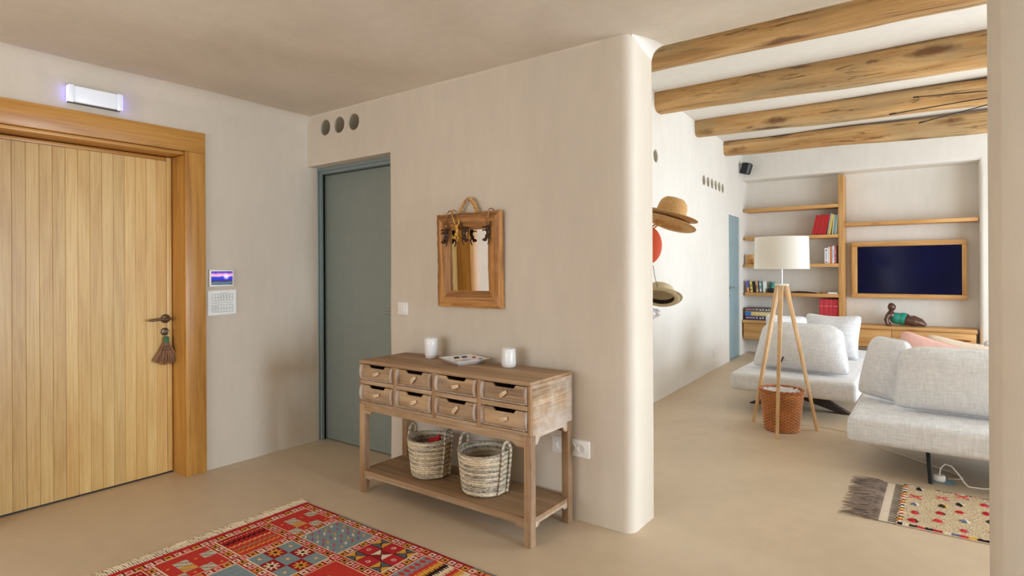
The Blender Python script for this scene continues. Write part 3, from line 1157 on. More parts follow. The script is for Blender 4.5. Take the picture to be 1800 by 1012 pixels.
# ------------------------------------------------------------------ blue door (door_3) in the living room
d3 = thing('door_3', 'blue-grey flush door at the far end of the hat wall', 'door', kind='structure')
d3.matrix_world = MH @ Matrix.Translation((U0, 0, 0))
W3 = U1 - U0
mb = MB()
mb.box(0.022, W3 - 0.022, 0.012, 0.05, 0.008, UZ - 0.03)
mb.build('leaf', M['door_blue'], d3, bevel=0.002)
for a, b in ((0.001, 0.02), (W3 - 0.02, W3 - 0.001)):
    mb = MB()
    mb.box(a, b, -0.004, 0.07, 0, UZ - 0.001)
    mb.build('frame_post', M['white'], d3)
mb = MB()
mb.box(0.0205, W3 - 0.0205, -0.004, 0.07, UZ - 0.028, UZ - 0.001)
mb.build('frame_head', M['white'], d3)
mb = MB()
mb.lathe([(0.026, 0), (0.026, 0.006), (0.010, 0.007), (0.010, 0.045)], 20)
o = mb.build('handle', M['steel'], d3, loc=(0.09, 0.0115, 1.085), rot=(H, 0, 0))
mb = MB()
mb.tube([(0.0, 0, 0.045), (0.03, 0, 0.047), (0.13, 0, 0.047)], 0.009, 10)
mb.build('lever', M['steel'], o)
mb = MB()
mb.lathe([(0.024, 0), (0.024, 0.006), (0.008, 0.007), (0.006, 0.012)], 20)
mb.build('lock', M['steel'], d3, loc=(0.09, 0.0115, 0.965), rot=(H, 0, 0))

mb = MB()
loc_box(mb, OY0, OY1, 0, OZ, -0.30, -0.245)
mb.build('added_leak_panel', M['door_wood'], d1)  # unseen panel added behind the leaf to stop sky light leaking through gaps
mb = MB()
mb.box(-0.42, 0.62, 0.045, 0.075, 0, 2.24)
mb.build('added_leak_panel', M['door_grey'], d2)  # same added light block, hidden behind the grey door
mb = MB()
mb.box(0.0, W3, 0.08, 0.11, 0, UZ)
mb.build('added_leak_panel', M['door_blue'], d3)  # added behind the blue door too, unseen, keeps outside light out

# ------------------------------------------------------------------ switch and sockets in the hall
sw = thing('light_switch', 'white double light switch between the grey door and the mirror', 'switch', (-3.002, YC, 1.113))
mb = MB()
mb.box(-0.046, 0.046, -0.009, 0.004, -0.044, 0.044)
mb.build('plate', M['white'], sw, bevel=0.004, seg=3)
for s in (0, 1):
    mb = MB()
    mb.box(-0.024, 0.024, -0.0125, -0.0085, -0.024 + s * 0.0245, -0.0005 + s * 0.0245)
    mb.build('rocker', M['white'], sw, bevel=0.0015)
so = thing('wall_socket', 'long white socket panel with round outlets behind the console legs', 'socket', (-1.668, YC, 0.395))
mb = MB()
mb.box(-0.118, 0.118, -0.010, 0.006, -0.046, 0.046)
mb.build('plate', M['white'], so, bevel=0.003)
for q in (-0.066, 0.012, 0.070):
    mb = MB()
    mb.lathe([(0.0245, 0.0), (0.0245, 0.003), (0.021, 0.003), (0.019, -0.006), (0.0, -0.006)], 24, cap1=False)
    o = mb.build('outlet', M['white'], so, loc=(q, -0.011, 0), rot=(H, 0, 0))
    mb = MB()
    for s in (-1, 1):
        mb.lathe([(0.0028, -0.0065), (0.0028, -0.0045)], 8, c=(s * 0.0095, 0, 0))
    mb.build('pin_hole', M['black'], o)

# ------------------------------------------------------------------ mirror
mi = thing('wall_mirror', 'rustic wood-framed mirror hanging from a rope loop above the console', 'mirror', (-2.378, YC - 0.004, 1.142))
mi.rotation_euler = (R(1.2), 0, 0)
MW, MH_ = 0.516, 0.588
fw = 0.104


def frame_bar(length, w, d, seed, taper):
    """uneven wooden bar along +x from 0..length, width along z (0 outer .. w inner), mitred"""
    n, k = 26, 6
    vs, fs = [], []
    prof = [(0, -0.004), (0.0, -d * 0.75), (w * 0.18, -d), (w * 0.72, -d * 0.92), (w, -d * 0.55), (w, -0.004)]
    for i in range(n + 1):
        t = i / n
        for j, (z, y) in enumerate(prof):
            m = z * taper
            x = m + (length - 2 * m) * t
            wob = 0.004 * n3(x * 9 + seed, j * 0.9, 0.3) + 0.003 * n3(x * 30 + seed, j * 2.1, 1.3)
            vs.append((x, y + (wob if 0 < j < 5 else 0), z + (wob * 0.8 if j in (0, 1) else 0)))
    for i in range(n):
        for j in range(k):
            j2 = (j + 1) % k
            fs.append((i * k + j, (i + 1) * k + j, (i + 1) * k + j2, i * k + j2))
    fs += [tuple(range(k)), tuple(n * k + j for j in range(k))]
    return vs, fs


bars = [(MW, 0, (-MW / 2, 0, 0), 1.0, 'mirror_wood_x'), (MW, math.pi, (MW / 2, 0, MH_), 7.0, 'mirror_wood_x'),
        (MH_, -H, (-MW / 2, 0, MH_), 13.0, 'mirror_wood_z'), (MH_, H, (MW / 2, 0, 0), 19.0, 'mirror_wood_z')]
for L, a, loc, sd, mt in bars:
    vs, fs = frame_bar(L, fw, 0.040, sd, 0.985)
    # turn about y so that z (inwards) stays inwards
    c, s = math.cos(a), math.sin(a)
    vs = [(x * c - z * s + loc[0], y_, x * s + z * c + loc[2]) for x, y_, z in vs]
    mb = MB()
    mb.add(vs, fs)
    mb.build('frame_bar', M[mt], mi, smooth=35)
mb = MB()
mb.box(-MW / 2 + fw - 0.01, MW / 2 - fw + 0.01, -0.012, -0.006, fw - 0.01, MH_ - fw + 0.01)
mb.build('mirror_glass', M['mirror'], mi)
mb = MB()
pts = [(-0.082 + 0.082 * math.sin(min(1, t * 1.0) * H) if t <= 1 else 0.082 * math.sin((t - 1) * H), -0.012, 0) for t in [0]]
arc = [(-0.075, 0.56), (-0.070, 0.60), (-0.045, 0.64), (-0.020, 0.668), (0.0, 0.678), (0.022, 0.668), (0.045, 0.64), (0.066, 0.60), (0.070, 0.56)]
for st in range(3):
    pp = []
    n = 90
    for i in range(n + 1):
        t = i / n * (len(arc) - 1)
        a = min(int(t), len(arc) - 2)
        f = t - a
        x = arc[a][0] * (1 - f) + arc[a + 1][0] * f
        z = arc[a][1] * (1 - f) + arc[a + 1][1] * f
        ph = i * 0.42 + st * 2.094
        pp.append((x + 0.0055 * math.cos(ph), -0.016 + 0.0055 * math.sin(ph), z + 0.004 * math.cos(ph)))
    mb.tube(pp, 0.0068, 6)
mb.build('hanging_rope', M['rope'], mi)
mb = MB()
mb.tube([(0, 0.004, 0.664), (0, -0.028, 0.664)], 0.004, 8)
mb.ball((0, -0.029, 0.664), 0.007)
mb.build('nail', M['steel'], mi)


def monkey(name, label, loc, rz, mat, flip=1, tail_up=True, hook=(0.0, 0.17), scale=1.0):
    """climbing figurine: long tail hooks over the frame, body hangs head down"""
    t = thing(name, label, 'figurine', loc, group='hanging monkey figurines on the mirror')
    s = flip
    mb = MB()
    mb.ball((0.008 * s, 0, -0.035), (0.013, 0.011, 0.026))            # trunk
    mb.ball((0.002 * s, 0, -0.012), (0.013, 0.011, 0.015))            # hips
    mb.ball((0.0, 0, -0.062), (0.014, 0.012, 0.013))                  # shoulders
    mb.ball((-0.016 * s, 0, -0.082), (0.016, 0.010, 0.011))           # head
    mb.ball((-0.029 * s, 0, -0.083), (0.008, 0.006, 0.006))           # muzzle
    for z0, z1 in ((-0.014, -0.006), (-0.028, -0.026)):               # legs reach to the side
        mb.tube([(0, 0.004, z0), (-0.018 * s, 0.004, z1 + 0.001), (-0.032 * s, 0.0, z1 + 0.003), (-0.034 * s, 0.0, z1 - 0.006)], [0.006, 0.005, 0.0045, 0.0035], 7)
    mb.tube([(0.004 * s, 0, -0.062), (0.018 * s, 0, -0.082), (0.010 * s, 0, -0.102), (0.004 * s, 0, -0.112)], [0.0065, 0.0055, 0.0045, 0.0035], 7)
    mb.tube([(0.010 * s, 0, -0.010), (0.022 * s, 0, 0.002), (0.026 * s, 0, 0.020), (0.022 * s, 0, 0.030)], [0.007, 0.006, 0.005, 0.004], 7)
    o = blob('body', mb, mat, t, 0.0028, 3)
    o.scale = (scale,) * 3
    if tail_up:
        mb = MB()
        hx, hz = hook
        pts = [(0.004 * s, 0, -0.004), (-0.012 * s, -0.003, 0.010), (-0.014 * s, -0.006, 0.03), (hx * 0.6, -0.008, hz * 0.55), (hx, -0.006, hz)]
        for i in range(1, 7):
            a = math.pi * i / 6
            pts.append((hx + 0.010 * (1 - math.cos(a)) * 0.5, -0.006 + 0.0200 * (1 - math.cos(a)) * 0.9, hz + 0.014 * math.sin(a)))
        mb.tube(pts, [0.0036] * len(pts), 7)
        mb.build('tail', M['rope'] if False else M['figure_gold'] if mat is M['figure_gold'] else M['bronze_tail'], t)
    return t


M['bronze_tail'] = plain('brown_wire_tail', srgb(150, 96, 48), 0.45, 0.5, var=0.2)
MY = YC - 0.066
monkey('monkey_hook', 'dark monkey figurine hooked at the top left corner of the mirror', (-2.545, MY, 1.634), 0, M['figure'], 1, hook=(0.030, 0.100))
monkey('monkey_hook', 'gold monkey figurine hanging between two dark ones on the mirror', (-2.452, MY, 1.660), 0, M['figure_gold'], 1, hook=(-0.036, 0.078), scale=1.0)
monkey('monkey_hook', 'dark monkey figurine clinging to the right side of the gold one', (-2.386, MY + 0.002, 1.640), 0, M['figure'], -1, tail_up=False)
monkey('monkey_hook', 'dark monkey figurine hooked near the top right corner of the mirror', (-2.205, MY, 1.640), 0, M['figure'], 1, hook=(0.020, 0.090))

# ------------------------------------------------------------------ console table
CX0, CX1, CY0, CY1, CZ = -2.935, -1.640, 2.376, 2.775, 0.820
con = thing('console_table', 'weathered pine console table with eight small drawers and a lower shelf', 'table', ((CX0 + CX1) / 2, (CY0 + CY1) / 2, 0))
ox, oy = con.location.x, con.location.y
hw, hd_ = (CX1 - CX0) / 2, (CY1 - CY0) / 2
CB = 0.552


def cpart(name, mat, boxes, bevel=0.002):
    mb = MB()
    for b in boxes:
        mb.box(*b)
    return mb.build(name, M[mat], con, bevel=bevel)


cpart('tabletop', 'console_top', [(-hw, hw, -hd_, hd_, CZ - 0.018, CZ)])
for s in (-1, 1):
    cpart('side_panel', 'console_y', [(min(s * hw, s * (hw - 0.018)), max(s * hw, s * (hw - 0.018)), -hd_ + 0.0185, hd_, CB, CZ - 0.0185)])
cpart('back_panel', 'console_x', [(-hw + 0.0185, hw - 0.0185, hd_ - 0.012, hd_, CB, CZ - 0.0185)], 0)
cpart('bottom_panel', 'console_x', [(-hw + 0.0185, hw - 0.0185, -hd_ + 0.0185, hd_ - 0.0125, CB, CB + 0.012)], 0)
cpart('mid_panel', 'console_x', [(-hw + 0.0185, hw - 0.0185, -hd_ + 0.0185, hd_ - 0.0125, 0.681, 0.688)], 0)
dx = [(-2.921, -2.629), (-2.597, -2.313), (-2.282, -1.986), (-1.954, -1.658)]
dz = [(0.700, 0.799), (0.570, 0.674)]
xs_ = [CX0] + [v for p in dx for v in p] + [CX1]
for i in range(5):
    a, b = xs_[2 * i] - ox, xs_[2 * i + 1] - ox
    cpart('stile', 'console_z', [(a, b, -hd_, -hd_ + 0.018, CB, CZ - 0.0185)])
for i, (a, b) in enumerate(dx):
    cpart('rail', 'console_x', [(a - ox + 0.0003, b - ox - 0.0003, -hd_ + 0.0004, -hd_ + 0.018, 0.7993, CZ - 0.0187)], 0.0015)
    cpart('rail', 'console_x', [(a - ox + 0.0003, b - ox - 0.0003, -hd_ + 0.0004, -hd_ + 0.018, 0.6745, 0.6995)], 0.0015)
    cpart('rail', 'console_x', [(a - ox + 0.0003, b - ox - 0.0003, -hd_ + 0.0004, -hd_ + 0.018, CB, 0.5697)], 0.0015)
for i in range(3):
    a = (dx[i][1] + dx[i + 1][0]) / 2 - ox
    cpart('divider', 'console_x', [(a - 0.006, a + 0.006, -hd_ + 0.0185, hd_ - 0.0125, CB + 0.0125, CZ - 0.0187)], 0)

rnd = random.Random(8)
for r, (z0, z1) in enumerate(dz):
    for c_, (a, b) in enumerate(dx):
        w, h = b - a - 0.006, z1 - z0 - 0.006
        # drawer front: notched board between two bowed cheeks, with a bowed sill
        mb = MB()
        nx0, nx1 = w * 0.24, w * 0.70
        t2 = 0.019
        poly = [(-w / 2 + 0.013, 0.010), (w / 2 - 0.013, 0.010), (w / 2 - 0.013, h - 0.002), (-w / 2 + nx1 + 0.014, h - 0.002), (-w / 2 + nx1, h - t2),
                (-w / 2 + nx0 + 0.016, h - t2), (-w / 2 + nx0, h - 0.002), (-w / 2 + 0.013, h - 0.002)]
        mb.prism(poly, 0.0, 0.012, 'Y')
        dr = mb.build('drawer', M['console_x'], con, bevel=0.0012, loc=((a + b) / 2 - ox, -hd_ + 0.004, z0 + 0.003))
        for s in (-1, 1):
            mb = MB()
            prof = [(0.014, 0.0), (-0.002, 0.0)] + [(-0.004 - 0.016 * math.sin(math.pi * q / 10) ** 0.7, h * q / 10) for q in range(1, 10)] + [(-0.002, h), (0.014, h)]
            x0, x1 = (s * w / 2, s * (w / 2 - 0.0125))
            mb.prism(prof, min(x0, x1), max(x0, x1), 'X')
            mb.build('cheek', M['console_wash'], dr, bevel=0.001)
        mb = MB()
        prof = [(0.010, 0.0), (-0.004, 0.0), (-0.012, 0.003), (-0.013, 0.007), (-0.004, 0.0098), (0.010, 0.0098)]
        mb.prism(prof, -w / 2 + 0.0128, w / 2 - 0.0128, 'X')
        mb.build('sill', M['console_wash'], dr)
        mb = MB()
        mb.box(-w / 2 + 0.004, w / 2 - 0.004, 0.0125, 0.30, 0.0, 0.006)
        mb.box(-w / 2 + 0.004, -w / 2 + 0.012, 0.0145, 0.30, 0.006, h - 0.012)
        mb.box(w / 2 - 0.012, w / 2 - 0.004, 0.0145, 0.30, 0.006, h - 0.012)
        mb.box(-w / 2 + 0.012, w / 2 - 0.012, 0.29, 0.30, 0.006, h - 0.012)
        mb.build('drawer_box', M['console_x'], dr)
        mb = MB()
        ang_ = R(rnd.uniform(10, 48))
        ca, sa = math.cos(ang_), math.sin(ang_)
        for o_ in (-0.0056, 0.0056):
            pp = []
            for q in range(9):
                t = -1 + q / 4
                lx, lz = 0.025 * t, o_ * (1 - 0.35 * abs(t))
                pp.append((lx * ca - lz * sa, -0.006 - 0.012 * (1 - t * t), lx * sa + lz * ca))
            mb.tube(pp, 0.0052, 7)
        mb.build('rope_pull', M['rope_pale'], dr, loc=(0.0, 0.0, h * 0.45))
# apron with little stepped brackets
ap = 0.050
Lg = 0.043
poly = [(-hw + Lg, CB - 0.001), (hw - Lg, CB - 0.001), (hw - Lg, CB - ap - 0.012), (hw - Lg - 0.05, CB - ap - 0.012), (hw - Lg - 0.075, CB - ap + 0.008),
        (-hw + Lg + 0.075, CB - ap + 0.008), (-hw + Lg + 0.05, CB - ap - 0.012), (-hw + Lg, CB - ap - 0.012)]
for nm, y0, y1 in (('apron', -hd_ + 0.004, -hd_ + 0.022), ('apron', hd_ - 0.024, hd_ - 0.006)):
    mb = MB()
    mb.prism(poly, y0, y1, 'Y')
    mb.build(nm, M['console_x'], con, bevel=0.002)
poly = [(-hd_ + Lg, CB - 0.001), (hd_ - Lg, CB - 0.001), (hd_ - Lg, CB - ap), (hd_ - Lg - 0.025, CB - ap), (hd_ - Lg - 0.045, CB - 0.020),
        (-hd_ + Lg + 0.045, CB - 0.020), (-hd_ + Lg + 0.025, CB - ap), (-hd_ + Lg, CB - ap)]
for s in (-1, 1):
    mb = MB()
    x0, x1 = s * (hw - 0.004), s * (hw - 0.020)
    mb.prism(poly, min(x0, x1), max(x0, x1), 'X')
    mb.build('side_apron', M['console_y'], con, bevel=0.002)
for sx_ in (-1, 1):
    for sy_ in (-1, 1):
        mb = MB()
        x0, x1 = sx_ * hw, sx_ * (hw - Lg)
        y0, y1 = sy_ * hd_, sy_ * (hd_ - Lg)
        mb.box(min(x0, x1), max(x0, x1), min(y0, y1), max(y0, y1), 0, CB - 0.0005)
        mb.build('leg', M['console_z'], con, bevel=0.003)
SZ = 0.138
cpart('shelf', 'console_top', [(-hw + 0.006, hw - 0.006, -hd_ + Lg + 0.0005, hd_ - Lg - 0.0005, SZ - 0.022, SZ),
                               (-hw + Lg + 0.0005, hw - Lg - 0.0005, -hd_ + 0.004, -hd_ + Lg + 0.0005, SZ - 0.022, SZ),
                               (-hw + Lg + 0.0005, hw - Lg - 0.0005, hd_ - Lg - 0.0005, hd_ - 0.004, SZ - 0.022, SZ)], 0)
poly = [(-hw + Lg + 0.0005, SZ - 0.0225), (hw - Lg - 0.0005, SZ - 0.0225), (hw - Lg - 0.0005, SZ - 0.050), (hw - Lg - 0.05, SZ - 0.050), (hw - Lg - 0.065, SZ - 0.036),
        (-hw + Lg + 0.065, SZ - 0.036), (-hw + Lg + 0.05, SZ - 0.050), (-hw + Lg + 0.0005, SZ - 0.050)]
mb = MB()
mb.prism(poly, -hd_ + 0.005, -hd_ + 0.020, 'Y')
mb.build('shelf_apron', M['console_x'], con, bevel=0.0015)
for s in (-1, 1):
    mb = MB()
    x0, x1 = s * (hw - 0.007), s * (hw - 0.020)
    poly = [(-hd_ + Lg + 0.0005, SZ - 0.0225), (hd_ - Lg - 0.0005, SZ - 0.0225), (hd_ - Lg - 0.0005, SZ - 0.052), (hd_ - Lg - 0.03, SZ - 0.052), (hd_ - Lg - 0.045, SZ - 0.036),
            (-hd_ + Lg + 0.045, SZ - 0.036), (-hd_ + Lg + 0.03, SZ - 0.052), (-hd_ + Lg + 0.0005, SZ - 0.052)]
    mb.prism(poly, min(x0, x1), max(x0, x1), 'X')
    mb.build('shelf_apron', M['console_wash'], con, bevel=0.0015)

# cups and dish on the console
mb = MB()
mb.lathe([(0.031, 0.0), (0.034, 0.004), (0.0395, 0.04), (0.0425, 0.09), (0.0415, 0.125), (0.0395, 0.1262), (0.038, 0.122), (0.038, 0.02), (0.0, 0.015)], 40, cap1=False)
tag(mb.build('cup', M['white_ceramic'], loc=(-2.617, 2.684, CZ), smooth=60), 'taller white ceramic cup widening upwards, at the left of the dish', 'cup')
mb = MB()
mb.lathe([(0.034, 0.0), (0.040, 0.004), (0.0425, 0.020), (0.0410, 0.06), (0.0375, 0.104), (0.0365, 0.1055), (0.034, 0.103), (0.037, 0.02), (0.0, 0.012)], 40, cap1=False)
tag(mb.build('cup', M['white_ceramic'], loc=(-2.007, 2.690, CZ), smooth=60), 'shorter white ceramic cup narrowing upwards, at the right of the dish', 'cup')

ds = thing('painted_dish', 'square white dish painted in blue and red, between the two cups', 'dish', (-2.310, 2.650, CZ), R(-20))
n = 20
prof = [(0.074, 0.0), (0.113, 0.030), (0.111, 0.032), (0.075, 0.007), (0.0, 0.0065)]
mb = MB()
vs, fs = [], []
for (rr, z) in prof[:-1]:
    for sx_, sy_ in ((-1, -1), (1, -1), (1, 1), (-1, 1)):
        vs.append((sx_ * rr, sy_ * rr, z))
for q in range(3):
    for k in range(4):
        fs.append((q * 4 + k, q * 4 + (k + 1) % 4, q * 4 + 4 + (k + 1) % 4, q * 4 + 4 + k))
fs += [(3, 2, 1, 0), (12, 13, 14, 15)]
mb.add(vs, fs)
mb.build('plate', M['white_ceramic'], ds, bevel=0.003)
mb = MB()
rnd = random.Random(5)
mats = [M['blue_glaze'] if 'blue_glaze' in M else plain('blue_glaze', srgb(48, 76, 140), 0.3), plain('grey_glaze', srgb(120, 130, 140), 0.3), plain('red_glaze', srgb(170, 60, 44), 0.3), plain('dark_glaze', srgb(60, 50, 50), 0.3)]
leaf = [(-0.055, -0.05, 20, 0), (-0.03, 0.03, 60, 0), (0.0, -0.01, 110, 1), (0.03, 0.04, 70, 1), (0.045, -0.03, 30, 2), (0.06, 0.02, 50, 2), (0.02, -0.055, 15, 3), (-0.06, 0.05, 80, 1), (0.055, 0.062, 20, 0), (-0.02, -0.03, 75, 0), (0.035, 0.0, 40, 3)]
for x, y_, a, k in leaf:
    mb.mi = k
    L, Wd = rnd.uniform(0.022, 0.034), 0.0055
    ca, sa = math.cos(R(a)), math.sin(R(a))
    ring = [(L * math.cos(q * math.pi / 6), Wd * math.sin(q * math.pi / 6) + 0.004 * math.cos(q * math.pi / 6) ** 2) for q in range(12)]
    mb.prism([(0.88 * (x + p * ca - q * sa), 0.88 * (y_ + p * sa + q * ca)) for p, q in ring], 0.0068, 0.0076, 'Z')
for k, (side, p0) in enumerate([(0, -0.07), (0, 0.0), (0, 0.06), (1, -0.06), (1, 0.02), (2, -0.04), (2, 0.05), (3, 0.0), (3, -0.06)]):
    mb.mi = k % 4
    a = side * H
    M4 = Matrix.Rotation(a, 4, 'Z') @ Matrix.Translation((p0 * 0.9, -0.094, 0.0205)) @ Matrix.Rotation(-R(34.5), 4, 'X')
    mb.box(-0.018, 0.018, -0.007, 0.007, -0.0004, 0.0008, M=M4)
mb.build('painted_motif', mats, ds)['kind'] = 'stuff'


# ------------------------------------------------------------------ coiled baskets on the shelf
def coil_basket(label, loc, r0, r1, h, ang):
    t = thing('storage_basket', label, 'basket', (loc[0], loc[1], SZ + 0.0005), group='coiled baskets under the console')
    ncoil = 17
    prof = [(0.0, 0.002), (r0 * 0.6, 0.002), (r0 - 0.006, 0.001)]
    for i in range(ncoil * 4 + 1):
        q = i / (ncoil * 4)
        r = r0 + (r1 - r0) * q ** 0.8
        prof.append((r + 0.0058 * abs(math.sin(math.pi * q * ncoil)), 0.004 + (h - 0.004) * q))
    for i in range(ncoil * 2, -1, -1):
        q = i / (ncoil * 2)
        r = r0 + (r1 - r0) * q ** 0.8 - 0.009
        prof.append((r - 0.003 * abs(math.sin(math.pi * q * ncoil)), 0.012 + (h - 0.012) * q))
    prof.append((0.0, 0.012))
    sd = loc[0] * 10
    mb = MB()
    mb.lathe(prof, 56, cap0=False, cap1=False, fn=lambda r, z, a, j, i: (r * (1 + 0.018 * math.sin(2 * a + sd) * z / h) + 0.0018 * n3(math.cos(a) * 9 + sd, math.sin(a) * 9, z * 60),
                                                                         z + 0.006 * (z / h) * math.sin(2 * a + 1.0)))
    mb.build('basket_body', M['coil'], t, smooth=55)
    for s in (0, 1):
        mb = MB()
        a = ang + math.pi * s
        ca, sa = math.cos(a), math.sin(a)
        hwid = 0.034
        for off in (-0.0042, 0.0042):
            pp = []
            for side in (-1, 1):
                col = []
                for k in range(9):
                    q = k / 8
                    r = r0 + (r1 - r0) * q ** 0.8 + 0.0085
                    ww = hwid + off
                    col.append((r * ca - side * ww * sa, r * sa + side * ww * ca, 0.012 + (h - 0.012) * q))
                if side == -1:
                    pp += col
                    for k in range(1, 10):
                        th = math.pi * k / 10
                        r = r1 + 0.0085 - 0.006 * math.sin(th)
                        ww = (hwid + off) * -math.cos(th)
                        pp.append((r * ca - ww * sa, r * sa + ww * ca, h + (0.058 + off) * math.sin(th) ** 0.8))
                else:
                    pp += col[::-1]
            mb.tube(pp, 0.0050, 7)
        mb.build('handle', M['coil'], t)
    return t


coil_basket('pale striped coiled basket with a red cloth inside, at the left on the console shelf', (-2.515, 2.572), 0.108, 0.134, 0.232, R(4))
coil_basket('larger grey-striped coiled basket, empty, at the right on the console shelf', (-2.086, 2.566), 0.122, 0.152, 0.236, R(-2))
mb = MB()
mb.ball((0, 0, 0), (0.055, 0.045, 0.042))
mb.prism([(-0.035, 0.0), (0.045, 0.0), (0.030, 0.075), (0.012, 0.060), (-0.022, 0.045)], -0.010, 0.014, 'Y')
mb.ball((-0.02, -0.01, 0.02), (0.03, 0.02, 0.03))
tag(blob('cloth', mb, M['red_cloth'], None, 0.006, 2, loc=(-2.490, 2.590, SZ + 0.172)), 'crumpled red cloth inside the left basket under the console', 'cloth')
mb = MB()
mb.ball((0, 0, 0), (0.078, 0.076, 0.060))
tag(mb.build('fabric_bundle', M['dark_metal'] if False else M['grey_fringe'], loc=(-2.515, 2.572, SZ + 0.074)), 'grey fabric bundle at the bottom of the left basket', 'cloth')

# ------------------------------------------------------------------ kilim in the hall
RX0, RX1, RY0, RY1 = -3.050, -0.55, 0.35, 2.072


